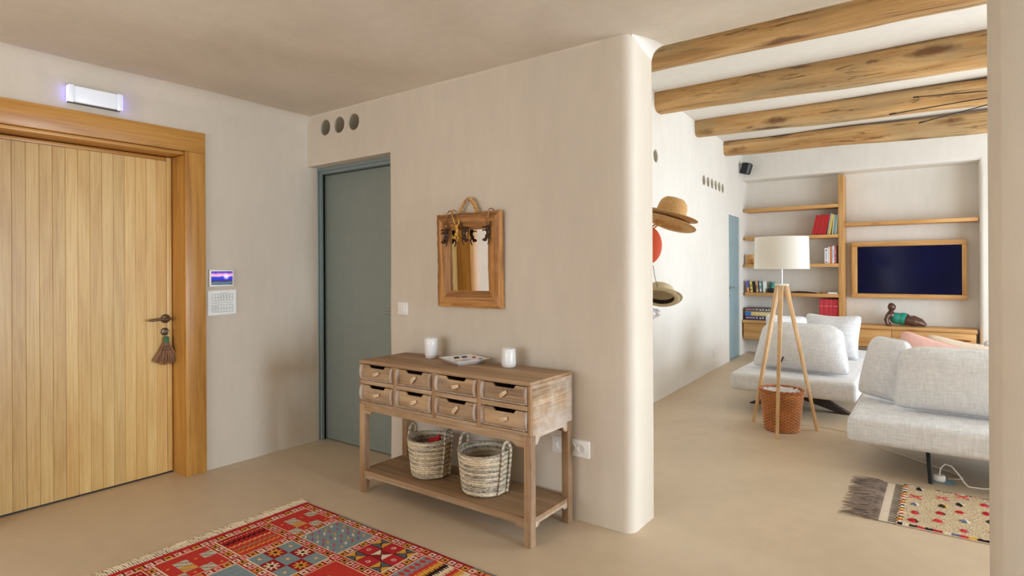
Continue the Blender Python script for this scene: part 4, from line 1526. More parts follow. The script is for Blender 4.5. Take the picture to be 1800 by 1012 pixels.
def kilim():
    res = 0.0042
    nx, ny = int((RX1 - RX0) / res), int((RY1 - RY0) / res)
    xs = RX0 + (np.arange(nx) + 0.5) * res
    ys = RY0 + (np.arange(ny) + 0.5) * res
    X, Y = np.meshgrid(xs, ys)
    rng = np.random.RandomState(3)
    C = lambda r, g, b: np.array(srgb(r, g, b)[:3])
    red, dred, grey, cream = C(196, 58, 50), C(150, 32, 38), C(130, 146, 150), C(230, 212, 178)
    orange, pink, black, dgrey, olive = C(222, 158, 66), C(232, 172, 164), C(48, 24, 22), C(92, 94, 96), C(150, 140, 90)
    out = np.zeros((ny, nx, 3)) + red
    gx = [-2.998, -2.700, -2.345, -2.035, -1.700, -1.385, -1.050, -0.73, -0.60]
    gy = [2.040, 1.757, 1.468, 1.178, 0.888, 0.598, 0.390]
    hw = 0.0205

    def put(mask, c):
        out[mask] = c

    types = [[0, 1, 0, 1, 0, 1], [2, 3, 7, 2, 3, 7], [4, 5, 3, 4, 5, 3], [6, 2, 4, 6, 2, 4], [5, 0, 1, 5, 0, 1], [3, 6, 2, 3, 6, 2], [0, 4, 5, 0, 4, 5], [5, 5, 5, 5, 5, 5]]
    for i in range(len(gx) - 1):
        for j in range(len(gy) - 1):
            x0, x1 = gx[i] + hw, gx[i + 1] - hw
            y1, y0 = gy[j] - hw, gy[j + 1] + hw
            m = (X > x0) & (X < x1) & (Y > y0) & (Y < y1)
            if not m.any():
                continue
            u = (X - x0) / (x1 - x0)
            v = (y1 - Y) / (y1 - y0)
            ty = types[i][j]
            if ty == 0:                     # mottled blocks in rows
                cu, cv = np.floor(u * 4).astype(int), np.floor(v * 4).astype(int)
                put(m, red)
                mott = ((np.floor(X / 0.009) * 7 + np.floor(Y / 0.009) * 13) % 5)
                w = m & ((cu + cv * 2) % 4 == 1)
                put(w, C(196, 190, 172))
                put(w & (mott < 1), C(120, 128, 120))
                put(w & (mott == 3), C(206, 160, 120))
                w = m & (cu == 2) & (cv == 2)
                put(w, orange)
                put(w & (mott < 1), grey)
                w = m & (((u * 4) % 1 - .5) ** 2 + ((v * 4) % 1 - .5) ** 2 < 0.012) & ((cu + cv * 2) % 4 == 3)
                put(w, orange)
            elif ty == 1:                   # zigzag lines along y
                put(m, C(200, 66, 48))
                put(m & (u < 0.45), C(176, 36, 36))
                for c0, col, amp, th, per in ((0.14, cream, 0.0, 0.018, 0.06), (0.30, black, 0.035, 0.035, 0.11), (0.50, C(230, 160, 110), 0.03, 0.025, 0.11), (0.68, olive, 0.03, 0.025, 0.11), (0.82, orange, 0.02, 0.02, 0.11)):
                    zz = c0 + amp * (np.abs(((v / per) % 1) * 2 - 1) * 2 - 1)
                    w = m & (np.abs(u - zz) < th) & (v > 0.06) & (v < 0.94)
                    if amp == 0:
                        w &= ((v / per) % 1 < 0.45)
                    put(w, col)
            elif ty == 2:                   # grey-blue with little birds
                put(m, grey)
                put(m & ((np.floor(Y / 0.007) % 3) == 0), grey * 0.9)
                k = 0
                for a in np.arange(0.12, 0.95, 0.14):
                    for b in np.arange(0.12, 0.95, 0.16):
                        c = [red, cream, orange, C(150, 70, 110)][k % 4]
                        aa, bb = a + rng.uniform(-.03, .03), b + rng.uniform(-.03, .03)
                        w = m & (np.abs(u - aa) + np.abs(v - bb) * 1.3 < 0.035)
                        w |= m & (np.abs((u - aa) - (v - bb)) < 0.012) & (np.abs(u - aa) < 0.05)
                        put(w, c)
                        k += 1
            elif ty == 3:                   # stars in a chequer
                put(m, dred)
                cu, cv = np.floor(u * 3).astype(int), np.floor(v * 3).astype(int)
                fu, fv = (u * 3) % 1 - 0.5, (v * 3) % 1 - 0.5
                ch = (cu + cv) % 2
                put(m & (ch == 0), grey)
                rr, th = np.hypot(fu, fv), np.arctan2(fv, fu)
                star = rr < 0.30 + 0.12 * np.cos(8 * th)
                put(m & (ch == 1) & star & (cu != 1), orange)
                put(m & (ch == 1) & star & (cu == 1), cream)
                put(m & (ch == 1) & (rr < 0.11), black)
                put(m & (ch == 0) & (rr < 0.12), orange)
                put(m & (ch == 0) & (rr < 0.06), cream)
            elif ty == 4:                   # hourglass chequer
                put(m, C(186, 44, 52))
                cu, cv = np.floor(u * 3).astype(int), np.floor(v * 3).astype(int)
                fu, fv = (u * 3) % 1 - 0.5, (v * 3) % 1 - 0.5
                ch = (cu + cv) % 2
                w = m & (ch == 0)
                put(w & (np.abs(fu) > np.abs(fv)), orange)
                put(w & (np.abs(fu) <= np.abs(fv)), dgrey)
                cen = w & (cu == 1) & (cv == 1)
                put(cen & (np.abs(fu) > np.abs(fv)), cream)
                put(cen & (np.abs(fu) <= np.abs(fv)), dred)
                put(w & (np.abs(np.abs(fu) - np.abs(fv)) < 0.035), black)
                put(w & ((np.abs(fu) > 0.46) | (np.abs(fv) > 0.46)), black)
                rr = np.hypot(fu, fv)
                put(m & (ch == 1) & (rr < 0.14), cream)
                put(m & (ch == 1) & (rr < 0.08), C(186, 44, 52))
            elif ty == 5:
                put(m, C(196, 58, 46))
                for k in range(7):
                    aa, bb = rng.uniform(.15, .85), rng.uniform(.15, .85)
                    put(m & (np.abs(u - aa) + np.abs(v - bb) < 0.04), [olive, orange, dred][k % 3])
            elif ty == 6:                   # upright zigzag bands with diamonds
                put(m, grey)
                b = np.floor((u + 0.02 * np.sign(((v / 0.06) % 1) - 0.5)) * 9).astype(int)
                cols = [grey, grey, red, orange, black, cream, red, orange, cream]
                for k, c in enumerate(cols):
                    put(m & (b == k), c)
                put(m & (u < 0.24) & (np.abs(((v / 0.14) % 1) - 0.5) + np.abs(u - 0.12) * 5 < 0.42), red)
                put(m & (np.abs(u - 0.72) + np.abs(v - 0.6) < 0.24), grey)
                put(m & (np.abs(np.abs(u - 0.72) + np.abs(v - 0.6) - 0.24) < 0.03), cream)
            else:
                put(m, grey)
                put(m & ((np.floor(X / 0.011) % 4) == 0), grey * 1.1)
            ed = m & ((X - x0 < 0.0065) | (x1 - X < 0.0065) | (Y - y0 < 0.0065) | (y1 - Y < 0.0065))
            put(ed, cream)
    # chain borders between the panels

    def chain(mask, along, across):
        per = 0.0425
        k = np.floor(along / per).astype(int)
        f = np.abs((along / per) % 1 - 0.5) * per
        put(mask, red)
        pal = [(pink, red), (orange, black), (C(236, 214, 190), dred)]
        for q, (a, b) in enumerate(pal):
            s = mask & (k % 3 == q)
            put(s & (f < 0.0165) & (np.abs(across) < 0.0145), a)
            put(s & (f < 0.0085) & (np.abs(across) < 0.0065), b)
        put(mask & (f > 0.0180), C(110, 30, 30))
    for g in gy:
        chain((np.abs(Y - g) < hw) & (X > gx[0] - hw) & (X < gx[-1] + hw), X + 10, Y - g)
    for g in gx:
        chain((np.abs(X - g) < hw) & (Y < gy[0] + hw), Y + 10, X - g)
    out[(X < RX0 + 0.030)] = C(186, 46, 40)
    out[(Y > RY1 - 0.011)] = C(150, 40, 52)
    band = (Y > RY1 - 0.011) & ((np.floor((X + 10) / 0.33) % 3) == 1)
    out[band] = C(120, 124, 118)
    out *= rng.uniform(0.9, 1.08, size=(ny, nx, 1))
    # mesh: one quad per knot
    vx = RX0 + np.arange(nx + 1) * res
    vy = RY0 + np.arange(ny + 1) * res
    VX, VY = np.meshgrid(vx, vy)
    VZ = 0.0065 + 0.0010 * np.sin(VX * 11 + 1.3 * np.sin(VY * 5)) + rng.uniform(-0.0004, 0.0004, VX.shape)
    V = np.stack([VX - RX0, VY - RY0, VZ], -1).reshape(-1, 3)
    ii = (np.arange(ny)[:, None] * (nx + 1) + np.arange(nx)[None, :]).reshape(-1)
    Fq = np.stack([ii, ii + 1, ii + nx + 2, ii + nx + 1], -1)
    me = bpy.data.meshes.new('weave')
    me.vertices.add(len(V))
    me.vertices.foreach_set('co', V.astype(np.float32).ravel())
    me.loops.add(len(Fq) * 4)
    me.loops.foreach_set('vertex_index', Fq.astype(np.int32).ravel())
    me.polygons.add(len(Fq))
    me.polygons.foreach_set('loop_start', np.arange(0, len(Fq) * 4, 4, dtype=np.int32))
    me.polygons.foreach_set('loop_total', np.full(len(Fq), 4, dtype=np.int32))
    me.update(calc_edges=True)
    ca = me.color_attributes.new('Col', 'FLOAT_COLOR', 'CORNER')
    cc = np.ones((len(Fq), 4, 4), np.float32)
    cc[:, :, :3] = out.reshape(-1, 1, 3)
    ca.data.foreach_set('color', cc.ravel())
    me.materials.append(vcol('kilim_wool'))
    return me


ki = thing('kilim_rug', 'red patchwork kilim rug with cream fringe on the hall floor', 'rug', (RX0, RY0, 0))
link('weave', kilim(), ki)
mb = MB()
mb.box(0, RX1 - RX0, 0, RY1 - RY0, 0.0008, 0.0045)
mb.build('backing', M['red_cloth'], ki)
rnd = random.Random(12)
mb = MB()
y = 0.0
while y < RY1 - RY0:
    for q in range(3):
        L = rnd.uniform(0.040, 0.078)
        dy = rnd.uniform(-0.016, 0.016)
        mb.tube([(0.004, y + rnd.uniform(0, 0.006), 0.006), (-0.4 * L, y + 0.2 * dy, 0.010), (-0.75 * L, y + dy * 0.9, 0.006), (-L, y + dy * 1.2 + rnd.uniform(-.008, .008), 0.003)], [0.0026, 0.0030, 0.0028, 0.0018], 4)
    y += 0.0105
mb.build('fringe', M['cream_fringe'], ki)['kind'] = 'stuff'

# ================================================================== living room things
# shelving in the niche
SY = 9.80
SH = thing('wall_shelving', 'oak shelving with one tall upright and four short shelves, left in the niche', 'shelving', (-1.215, SY, 0.552))


def spart(name, x0, x1, z0, z1, mat, root=None, y0=SY, y1=NB - 0.012):
    root = root or SH
    mb = MB()
    l = root.location
    mb.box(x0 - l.x, x1 - l.x, y0 - l.y, y1 - l.y, z0 - l.z, z1 - l.z)
    return mb.build(name, M[mat], root, bevel=0.003)


spart('upright', -1.248, -1.182, 0.553, 2.745, 'oak_z')
xl = hat_x(SY) + 0.02
SHZ = [2.318, 1.868, 1.436, 0.985]
for z in SHZ:
    spart('shelf', xl + 0.012, -1.2485, z - 0.050, z, 'oak_x')
rs = thing('wall_shelf', 'long single oak shelf above the television', 'shelf', (-0.4, SY, 1.98))
spart('board', -1.1815, 0.368, 1.98, 2.028, 'oak_x', rs)
# floating cabinet
cb = thing('low_cabinet', 'long floating oak cabinet below the television', 'cabinet', (-1.08, 9.70, 0.25))
spart('top_board', -2.585, 0.349, 0.505, 0.551, 'oak_x', cb, 9.69)
spart('body', -2.570, 0.335, 0.262, 0.5045, 'oak_x', cb, 9.735)
xs = [-2.575, -1.90, -1.245, -0.59, 0.340]
for a, b in zip(xs, xs[1:]):
    spart('door_panel', a + 0.003, b - 0.003, 0.256, 0.500, 'oak_x', cb, 9.705, 9.7345)

# television
tv = thing('television', 'flat dark television set in an oak frame on the niche wall', 'television', (-0.42, 10.0, 0.93))
for nm, x0, x1, z0, z1, m in (('frame_bar', -1.100, 0.254, 1.681, 1.750, 'oak_x'), ('frame_bar', -1.100, 0.254, 0.930, 0.993, 'oak_x'),
                              ('frame_bar', -1.100, -1.030, 0.9935, 1.6805, 'oak_z'), ('frame_bar', 0.199, 0.254, 0.9935, 1.6805, 'oak_z')):
    spart(nm, x0, x1, z0, z1, m, tv, 10.0, NB - 0.012)
t_ = NT('dark_screen')
t_.val('Roughness', 0.14)
t_.val('Specular IOR Level', 0.12)
co = t_.coords(False)
t_.l(t_.ramp(t_.noise(co, 1.3, 2), [(0.35, srgb(6, 8, 26)), (0.7, srgb(10, 14, 50))]), t_.b.inputs['Base Color'])
t_.b.inputs['Emission Color'].default_value = srgb(8, 10, 70)  # faint even blue glow put into the dark screen as emission
t_.val('Emission Strength', 0.16)
mb = MB()
mb.box(-0.604, 0.613, 0.022, 0.05, 0.0690, 0.7450)
mb.build('screen', t_.mat, tv)


# books
def book(label, x, z, w, h, d, col, lean=0.0, y=SY + 0.03, spine=None, group=None, up=False, name='book'):
    """x: left foot of the book; lean in degrees to the right"""
    t = thing(name, label, 'book', (x, y, z + 0.0005), group=group)
    t.rotation_euler = (0, R(lean), 0)
    if lean:
        t.location.z += max(0, math.sin(R(lean)) * w)
    mb = MB()
    mb.box(0, w, 0, d, 0, h)
    k = 'book_%d_%d_%d' % col
    if k not in M:
        M[k] = plain(k, srgb(*col), 0.55)
    mb.build('cover', M[k], t, bevel=min(0.003, w * 0.15))
    if spine:
        mb = MB()
        for z0, z1, f0, f1 in spine[1]:
            mb.box(w * f0, w * f1, -0.0012, 0.0004, h * z0, h * z1)
        k = 'print_%d_%d_%d' % spine[0]
        if k not in M:
            M[k] = plain(k, srgb(*spine[0]), 0.6)
        mb.build('spine_print', M[k], t)['kind'] = 'stuff'
    return t


G1 = 'books on the upper right of the oak shelving'
rowb = [('leftmost of the three thick red books leaning on the second shelf', 0.060, 0.296, (188, 30, 32), 12.0),
        ('middle one of the three thick red books leaning on the second shelf', 0.062, 0.297, (186, 32, 34), 12.0),
        ('rightmost of the three thick red books leaning on the second shelf', 0.060, 0.296, (190, 30, 32), 12.0),
        ('tall pale grey book leaning right of the red books', 0.018, 0.315, (170, 180, 172), 9.5),
        ('tall yellow book leaning beside the pale grey one', 0.024, 0.304, (226, 196, 100), 9.0),
        ('cream book between the yellow and the teal ones', 0.018, 0.290, (208, 204, 176), 6.0),
        ('teal book on the second shelf near the upright', 0.020, 0.288, (120, 176, 184), 5.0),
        ('white book right of the teal one on the second shelf', 0.018, 0.286, (212, 220, 214), 4.5),
        ('ochre book nearest the upright on the second shelf', 0.012, 0.288, (216, 196, 130), 2.5)]
x = -1.607
prev = None
for lb, w, h, c, ln in rowb:
    if prev is not None:
        x += 0.300 * (math.tan(R(prev)) - math.tan(R(ln)))
    book(lb, x, SHZ[1], w, h, 0.20, c, ln, spine=((140, 20, 24), [(0, 1, 0.40, 0.46), (0, 1, 0.68, 0.74)]) if w > 0.05 else None, group=G1)
    x += w / math.cos(R(ln)) + 0.0012
    prev = ln
print('book row ends', x)
G2 = 'books on the third shelf'
x = -1.436
for w, h, c, lb, sp in ((0.050, 0.232, (232, 230, 234), 'thick white book with blue spine print, leftmost on the third shelf', ((90, 90, 130), [(0.8, 0.9, 0.3, 0.7), (0.25, 0.72, 0.44, 0.56), (0.06, 0.14, 0.3, 0.7)])),
                        (0.026, 0.248, (226, 216, 210), 'thin cream book left of the orange one', None),
                        (0.024, 0.250, (206, 112, 52), 'orange book on the third shelf', None),
                        (0.033, 0.262, (226, 226, 236), 'white book right of the orange one', ((120, 140, 190), [(0.3, 0.8, 0.4, 0.6)])),
                        (0.028, 0.268, (196, 92, 96), 'dusky red book with pale spine lettering on the third shelf', ((236, 210, 210), [(0.1, 0.15, 0.3, 0.7), (0.3, 0.34, 0.3, 0.7), (0.5, 0.75, 0.42, 0.58)])),
                        (0.020, 0.266, (56, 44, 44), 'thin black book touching the upright on the third shelf', None)):
    book(lb, x, SHZ[2], w * 0.96, h, 0.16, c, 0, spine=sp, group=G2)
    x += w
G3 = 'red volumes on the low cabinet'
x = -1.510
for i, w in enumerate((0.058, 0.068, 0.052, 0.080)):
    lb = ('first', 'second', 'third', 'widest, fourth')[i] + ' from the left of the four red volumes behind the sofa cushion'
    book(lb, x, 0.552, w * 0.97, 0.352, 0.24, (192, 48, 62), 0, spine=((240, 170, 150), [(0.70, 0.716, 0.1, 0.9), (0.26, 0.276, 0.1, 0.9)]), group=G3)
    x += w
G4 = 'books at the left end of the lowest shelf'
x = xl + 0.040
for w, h, c, lean, lb, sp in ((0.034, 0.186, (84, 92, 176), -5, 'blue and orange book at the left end of the lowest shelf', ((236, 150, 90), [(0.0, 0.42, 0.0, 1.0)])),
                              (0.034, 0.178, (226, 206, 110), -6, 'yellow book with dark spine marks on the lowest shelf', ((50, 50, 40), [(0.2, 0.3, 0.2, 0.8), (0.5, 0.7, 0.3, 0.7)])),
                              (0.018, 0.178, (44, 36, 36), -6, 'thin black book between the yellow and the tan ones', None),
                              (0.036, 0.190, (198, 160, 130), -5, 'tan book on the lowest shelf', ((120, 80, 70), [(0.3, 0.6, 0.2, 0.8)])),
                              (0.036, 0.184, (112, 150, 170), -4, 'grey-blue patterned book on the lowest shelf', ((220, 220, 200), [(0.1, 0.3, 0.1, 0.9), (0.6, 0.8, 0.2, 0.9)])),
                              (0.034, 0.176, (222, 226, 214), -3, 'off-white book right of the grey-blue one on the lowest shelf', None)):
    t = book(lb, x, SHZ[3], w, h, 0.13, c, lean, spine=sp, group=G4)
    x += w + 0.0165
x += 0.012
tb = thing('stereo', 'flat black stereo unit lying on the lowest shelf', 'stereo', (x + 0.09, SY + 0.02, SHZ[3] + 0.0005))
mb = MB()
mb.box(-0.085, 0.105, 0, 0.2, 0.006, 0.066)
mb.build('case', M['black'], tb, bevel=0.006)
mb = MB()
for sx_ in (-0.075, 0.08):
    mb.box(sx_, sx_ + 0.015, 0.01, 0.03, 0, 0.0065)
    mb.box(sx_, sx_ + 0.015, 0.16, 0.18, 0, 0.0065)
mb.build('foot', M['dark_metal'], tb)
mb = MB()
mb.box(-0.07, 0.09, -0.0015, 0.001, 0.030, 0.033)
mb.lathe([(0.012, 0), (0.012, 0.012)], 16, c=(0.07, 0, 0.05))
mb.build('front_trim', M['dark_metal'], tb)
gb = thing('teal_canister', 'small teal canister standing behind the black stereo', 'canister', (x + 0.02, SY + 0.27, SHZ[3] + 0.0005))
mb = MB()
mb.lathe([(0.034, 0), (0.036, 0.01), (0.036, 0.13), (0.030, 0.142)], 24)
mb.build('can', M['teal'], gb)
mb = MB()
mb.lathe([(0.040, 0.143), (0.040, 0.163), (0.036, 0.166)], 24)
mb.build('lid', M['teal'], gb)
st = MB()
st.tube([(-1.90, SY + 0.05, SHZ[3] + 0.016), (-1.80, SY + 0.06, SHZ[3] + 0.020), (-1.68, SY + 0.055, SHZ[3] + 0.0165), (-1.55, SY + 0.06, SHZ[3] + 0.009)], [0.008, 0.014, 0.013, 0.006], 8)
tag(st.build('driftwood_stick', M['dark_wood']), 'dark driftwood stick lying on the lowest shelf', 'stick')
mb = MB()
mb.lathe([(0.030, 0.001), (0.032, 0.012), (0.020, 0.026), (0.006, 0.030)], 20, c=(-1.475, SY + 0.06, SHZ[3]))
tag(mb.build('brown_shell', M['felt_band']), 'small brown shell beside the white papers on the lowest shelf', 'shell')
mb = MB()
for i in range(4):
    mb.box(-1.395 + 0.003 * i, -1.262 + 0.001 * i, SY + 0.02, SY + 0.2, SHZ[3] + 0.0006 + 0.0055 * i, SHZ[3] + 0.0055 + 0.0055 * i)
tag(mb.build('paper_stack', M['paper']), 'thin stack of white papers at the right end of the lowest shelf', 'papers')
bx_ = thing('wooden_box', 'small dark wooden box with a round ornament at the left end of the third shelf', 'box', (xl + 0.075, SY + 0.12, SHZ[2] + 0.0005))
mb = MB()
mb.box(-0.058, 0.058, -0.05, 0.05, 0, 0.155)
mb.build('case', M['oak_z'], bx_, bevel=0.004)
mb = MB()
mb.ball((0.062, -0.06, 0.045), (0.032, 0.032, 0.045))
mb.build('ornament', M['rope'], bx_)
# board game boxes
G5 = 'game boxes on the low cabinet'
z = 0.5515
for i, (h, c, stripe, lb) in enumerate(((0.066, (70, 58, 92), (196, 176, 200), 'purple and black game box at the bottom of the stack'),
                                       (0.066, (216, 196, 122), (44, 108, 190), 'yellow and blue game box in the middle of the stack'),
                                       (0.060, (92, 86, 88), (206, 110, 130), 'grey game box with pink lettering on top of the stack'))):
    t = thing('game_box', lb, 'box', (xl + 0.235, 9.90, z + 0.0005), group=G5)
    mb = MB()
    mb.box(-0.215, 0.19, -0.14, 0.14, 0, h - 0.001)
    mb.build('carton', plain('carton_%d' % i, srgb(*c), 0.5), t, bevel=0.003)
    mb = MB()
    if i == 1:
        mb.box(-0.214, -0.12, -0.1415, -0.1395, 0.004, h - 0.006)
    else:
        mb.box(-0.20, -0.06, -0.1415, -0.1395, h * 0.40, h * 0.62)
        mb.lathe([(0.001, 0), (0.02, 0), (0.02, 0.001)], 16, c=(0, 0, 0))
    mb.build('title_print', plain('print_%d' % i, srgb(*stripe), 0.5), t)
    mb = MB()
    for q in range(5):
        a = -0.04 + q * 0.045
        mb.box(a, a + (0.026 if q % 2 else 0.014), -0.1415, -0.1395, h * 0.3, h * (0.62 if q % 2 else 0.8))
    mb.build('small_print', M['print_240'] if 'print_240' in M else plain('pale_print', srgb(220, 210, 200), 0.5), t)['kind'] = 'stuff'
    z += h
mb = MB()
mb.ball((0, 0, 0), 0.044, 20, 14)
wbll = thing('eye_ornament', 'small white globe with a dark eye on the low cabinet', 'ornament', (-1.105, 9.80, 0.5955))
mb.build('globe', M['white_ceramic'], wbll)
mb = MB()
mb.lathe([(0.022, 0.0), (0.022, 0.006), (0.010, 0.010)], 16)
o = mb.build('eye', M['grey_plastic'], wbll, loc=(0.020, -0.032, 0.004), rot=(H, 0, R(35)))

# reclining figure sculpture
sc_ = thing('reclining_sculpture', 'bronze-brown reclining woman sculpture in a teal swimsuit on the low cabinet', 'sculpture', (-0.45, 9.86, 0.5515))
mb = MB()
mb.ball((-0.145, 0.0, 0.262), (0.052, 0.052, 0.056))                      # head
mb.tube([(-0.15, 0, 0.22), (-0.16, 0, 0.185)], [0.026, 0.030], 10)
mb.ball((-0.155, 0, 0.150), (0.058, 0.080, 0.062))                        # shoulders
mb.ball((-0.085, 0, 0.105), (0.085, 0.078, 0.078))                        # belly
mb.ball((0.0, 0.0, 0.098), (0.092, 0.085, 0.088))                         # hips
mb.tube([(0.03, -0.035, 0.085), (0.13, -0.05, 0.066), (0.185, -0.05, 0.052), (0.25, -0.035, 0.022)], [0.068, 0.062, 0.045, 0.018], 14)
mb.tube([(0.03, 0.035, 0.085), (0.12, 0.03, 0.095), (0.19, 0.03, 0.070), (0.255, 0.02, 0.022)], [0.066, 0.056, 0.042, 0.018], 14)
mb.tube([(-0.175, -0.075, 0.165), (-0.205, -0.095, 0.09), (-0.190, -0.10, 0.02), (-0.14, -0.10, 0.014)], [0.036, 0.030, 0.026, 0.016], 12)
mb.tube([(-0.175, 0.075, 0.165), (-0.215, 0.095, 0.09), (-0.205, 0.10, 0.02), (-0.16, 0.10, 0.014)], [0.036, 0.030, 0.026, 0.016], 12)
blob('body', mb, M['brown_skin'], sc_, 0.008, 3)
mb = MB()
mb.ball((-0.148, 0, 0.150), (0.054, 0.068, 0.056))
mb.ball((-0.085, 0, 0.106), (0.089, 0.083, 0.082))
mb.ball((-0.008, 0.0, 0.100), (0.090, 0.089, 0.090))
blob('swimsuit', mb, M['teal'], sc_, 0.008, 2)
mb = MB()
mb.ball((-0.150, 0.010, 0.285), (0.040, 0.044, 0.036))
blob('hair', mb, M['figure'], sc_, 0.008, 2)

# open woven tray basket in front of the cabinet
wb_ = thing('woven_basket', 'low brown woven basket in front of the oak cabinet, behind the sofa cushions', 'basket', (0.12, 9.50, 0))
mb = MB()
mb.lathe([(0.12, 0.0), (0.16, 0.20), (0.170, 0.425), (0.160, 0.425), (0.15, 0.20), (0.11, 0.012)], 40, fn=lambda r, z, a, j, i: (r * (1 + 0.015 * ((i + j) % 2)), z), cap1=True)
mb.build('basket_body', M['wicker'], wb_)
mb = MB()
mb.tube([(-0.04 + 0.08 * q / 6, -0.165, 0.425 + 0.018 * math.sin(math.pi * q / 6)) for q in range(7)], 0.006, 8)
mb.build('handle', M['wicker_dark'], wb_)
sb = thing('side_basket', 'white rope basket beside the brown woven basket', 'basket', (0.345, 9.42, 0))
mb = MB()
mb.lathe([(0.05, 0.0)] + [(0.055 + 0.010 * q / 20 + 0.003 * (q % 2), 0.40 * q / 20) for q in range(21)] + [(0.055, 0.398), (0.045, 0.02)], 24)
mb.build('basket_body', M['white'], sb)

# wall speaker in the far corner
sp = thing('wall_speaker', 'small black speaker on a bracket in the far upper corner', 'speaker', (hat_x(9.62) + 0.002, 9.62, 2.955))
mb = MB()
mb.box(0.0, 0.012, -0.03, 0.03, -0.05, 0.05)
mb.tube([(0.01, 0, 0.05), (0.06, 0, 0.085), (0.085, 0, 0.075)], 0.007, 8)
mb.build('bracket', M['steel'], sp)
mb = MB()
M4 = Matrix.Translation((0.100, 0, -0.015)) @ Matrix.Rotation(R(14), 4, 'Y')
mb.lathe([(0.062, -0.085), (0.075, -0.08), (0.082, 0.07), (0.070, 0.082), (0.050, 0.086)], 24)
mb.v = [tuple(M4 @ Vector(p)) for p in mb.v]
mb.build('cabinet', M['black'], sp)
mb = MB()
mb.lathe([(0.064, -0.0865), (0.066, -0.0885), (0.0, -0.089)], 24, cap0=False, cap1=False)
mb.v = [tuple(M4 @ Vector(p)) for p in mb.v]
mb.build('grille', M['dark_metal'], sp)

# small switch plates on the hat wall
for nm, lb, cat, u, z, w, h in (('light_switch', 'small white switch plate left of the blue door', 'switch', 8.43, 0.405, 0.08, 0.12), ('wall_socket', 'small white wall socket low on the hat wall', 'socket', 8.06, 0.215, 0.08, 0.12)):
    t = thing(nm, lb, cat)
    t.matrix_world = MH @ Matrix.Translation((u, 0, z))
    mb = MB()
    mb.box(-w / 2, w / 2, -0.012, 0.008, -h / 2, h / 2)
    mb.build('plate', M['white'], t, bevel=0.004)
    mb = MB()
    mb.box(-w / 4, w / 4, -0.016, -0.0115, -h / 4, h / 4)
    mb.build('rocker', M['white'], t, bevel=0.002)


# ------------------------------------------------------------------ hats and bag on the hat wall
def hat(name, label, loc, rot, brim_a, brim_b, crown_h, mat, band, droop=0.02, group=None, crease=True, hollow=False):
    t = thing(name, label, 'hat', loc, group=group)
    t.rotation_euler = rot
    n = 48
    ca_, cb_ = 0.092, 0.108
    prof = []
    # top side, brim rim -> crown -> top
    rings = [(1.0, 0.0), (0.97, 0.004), (0.8, 0.000), (0.6, -0.003)]
    vs, fs = [], []
    R_ = []
    for q, dz_ in rings:
        R_.append([(math.cos(2 * math.pi * i / n) * (ca_ + (brim_a - ca_) * (q - 0.5) * 2 if q > 0.5 else ca_), math.sin(2 * math.pi * i / n) * (cb_ + (brim_b - cb_) * (q - 0.5) * 2 if q > 0.5 else cb_),
                    dz_ - droop * math.cos(2 * math.pi * i / n) ** 2 * ((q - 0.5) * 2) ** 2 + 0.018 * math.sin(2 * math.pi * i / n) ** 2 * ((q - 0.5) * 2) ** 2) for i in range(n)])
    for f, z in ((1.0, 0.002), (0.985, 0.03), (0.95, 0.06), (0.88, 0.085), (0.72, 0.100), (0.45, 0.106), (0.18, 0.100)):
        row = []
        for i in range(n):
            a = 2 * math.pi * i / n
            dent = 0.0
            if crease and z > 0.06:
                dent = 0.022 * math.exp(-(math.cos(a) * f / 0.30) ** 2) * (z - 0.06) / 0.046
            row.append((ca_ * f * math.cos(a), cb_ * f * math.sin(a), z * crown_h / 0.106 - dent))
        R_.append(row)
    for row in R_:
        vs += row
    vs.append((0, 0, 0.096 * crown_h / 0.106 - (0.026 if crease else 0)))
    for k in range(len(R_) - 1):
        for i in range(n):
            fs.append((k * n + i, k * n + (i + 1) % n, (k + 1) * n + (i + 1) % n, (k + 1) * n + i))
    k = len(R_) - 1
    fs += [(k * n + i, k * n + (i + 1) % n, len(vs) - 1) for i in range(n)]
    mb = MB()
    mb.add(vs, fs)
    o = mb.build('felt', mat, t, fix=False, smooth=80)
    m = o.modifiers.new('s', 'SOLIDIFY')
    m.thickness = 0.004
    m.offset = -1
    bake(o)
    mb = MB()
    vs = [(sc * ca_ * 1.005 * math.cos(2 * math.pi * i / 40), sc * cb_ * 1.005 * math.sin(2 * math.pi * i / 40), z) for sc, z in ((1.012, 0.004), (1.002, 0.028)) for i in range(40)]
    if hollow:
        vs = [(0.965 * sc * ca_ * math.cos(2 * math.pi * i / 40), 0.965 * sc * cb_ * math.sin(2 * math.pi * i / 40), z) for sc, z in ((0.985, 0.001), (0.965, 0.035)) for i in range(40)]
    mb.add(vs, [(i, (i + 1) % 40, 40 + (i + 1) % 40, 40 + i) for i in range(40)])
    mb.build('hat_band', band, t, fix=False)
    return t


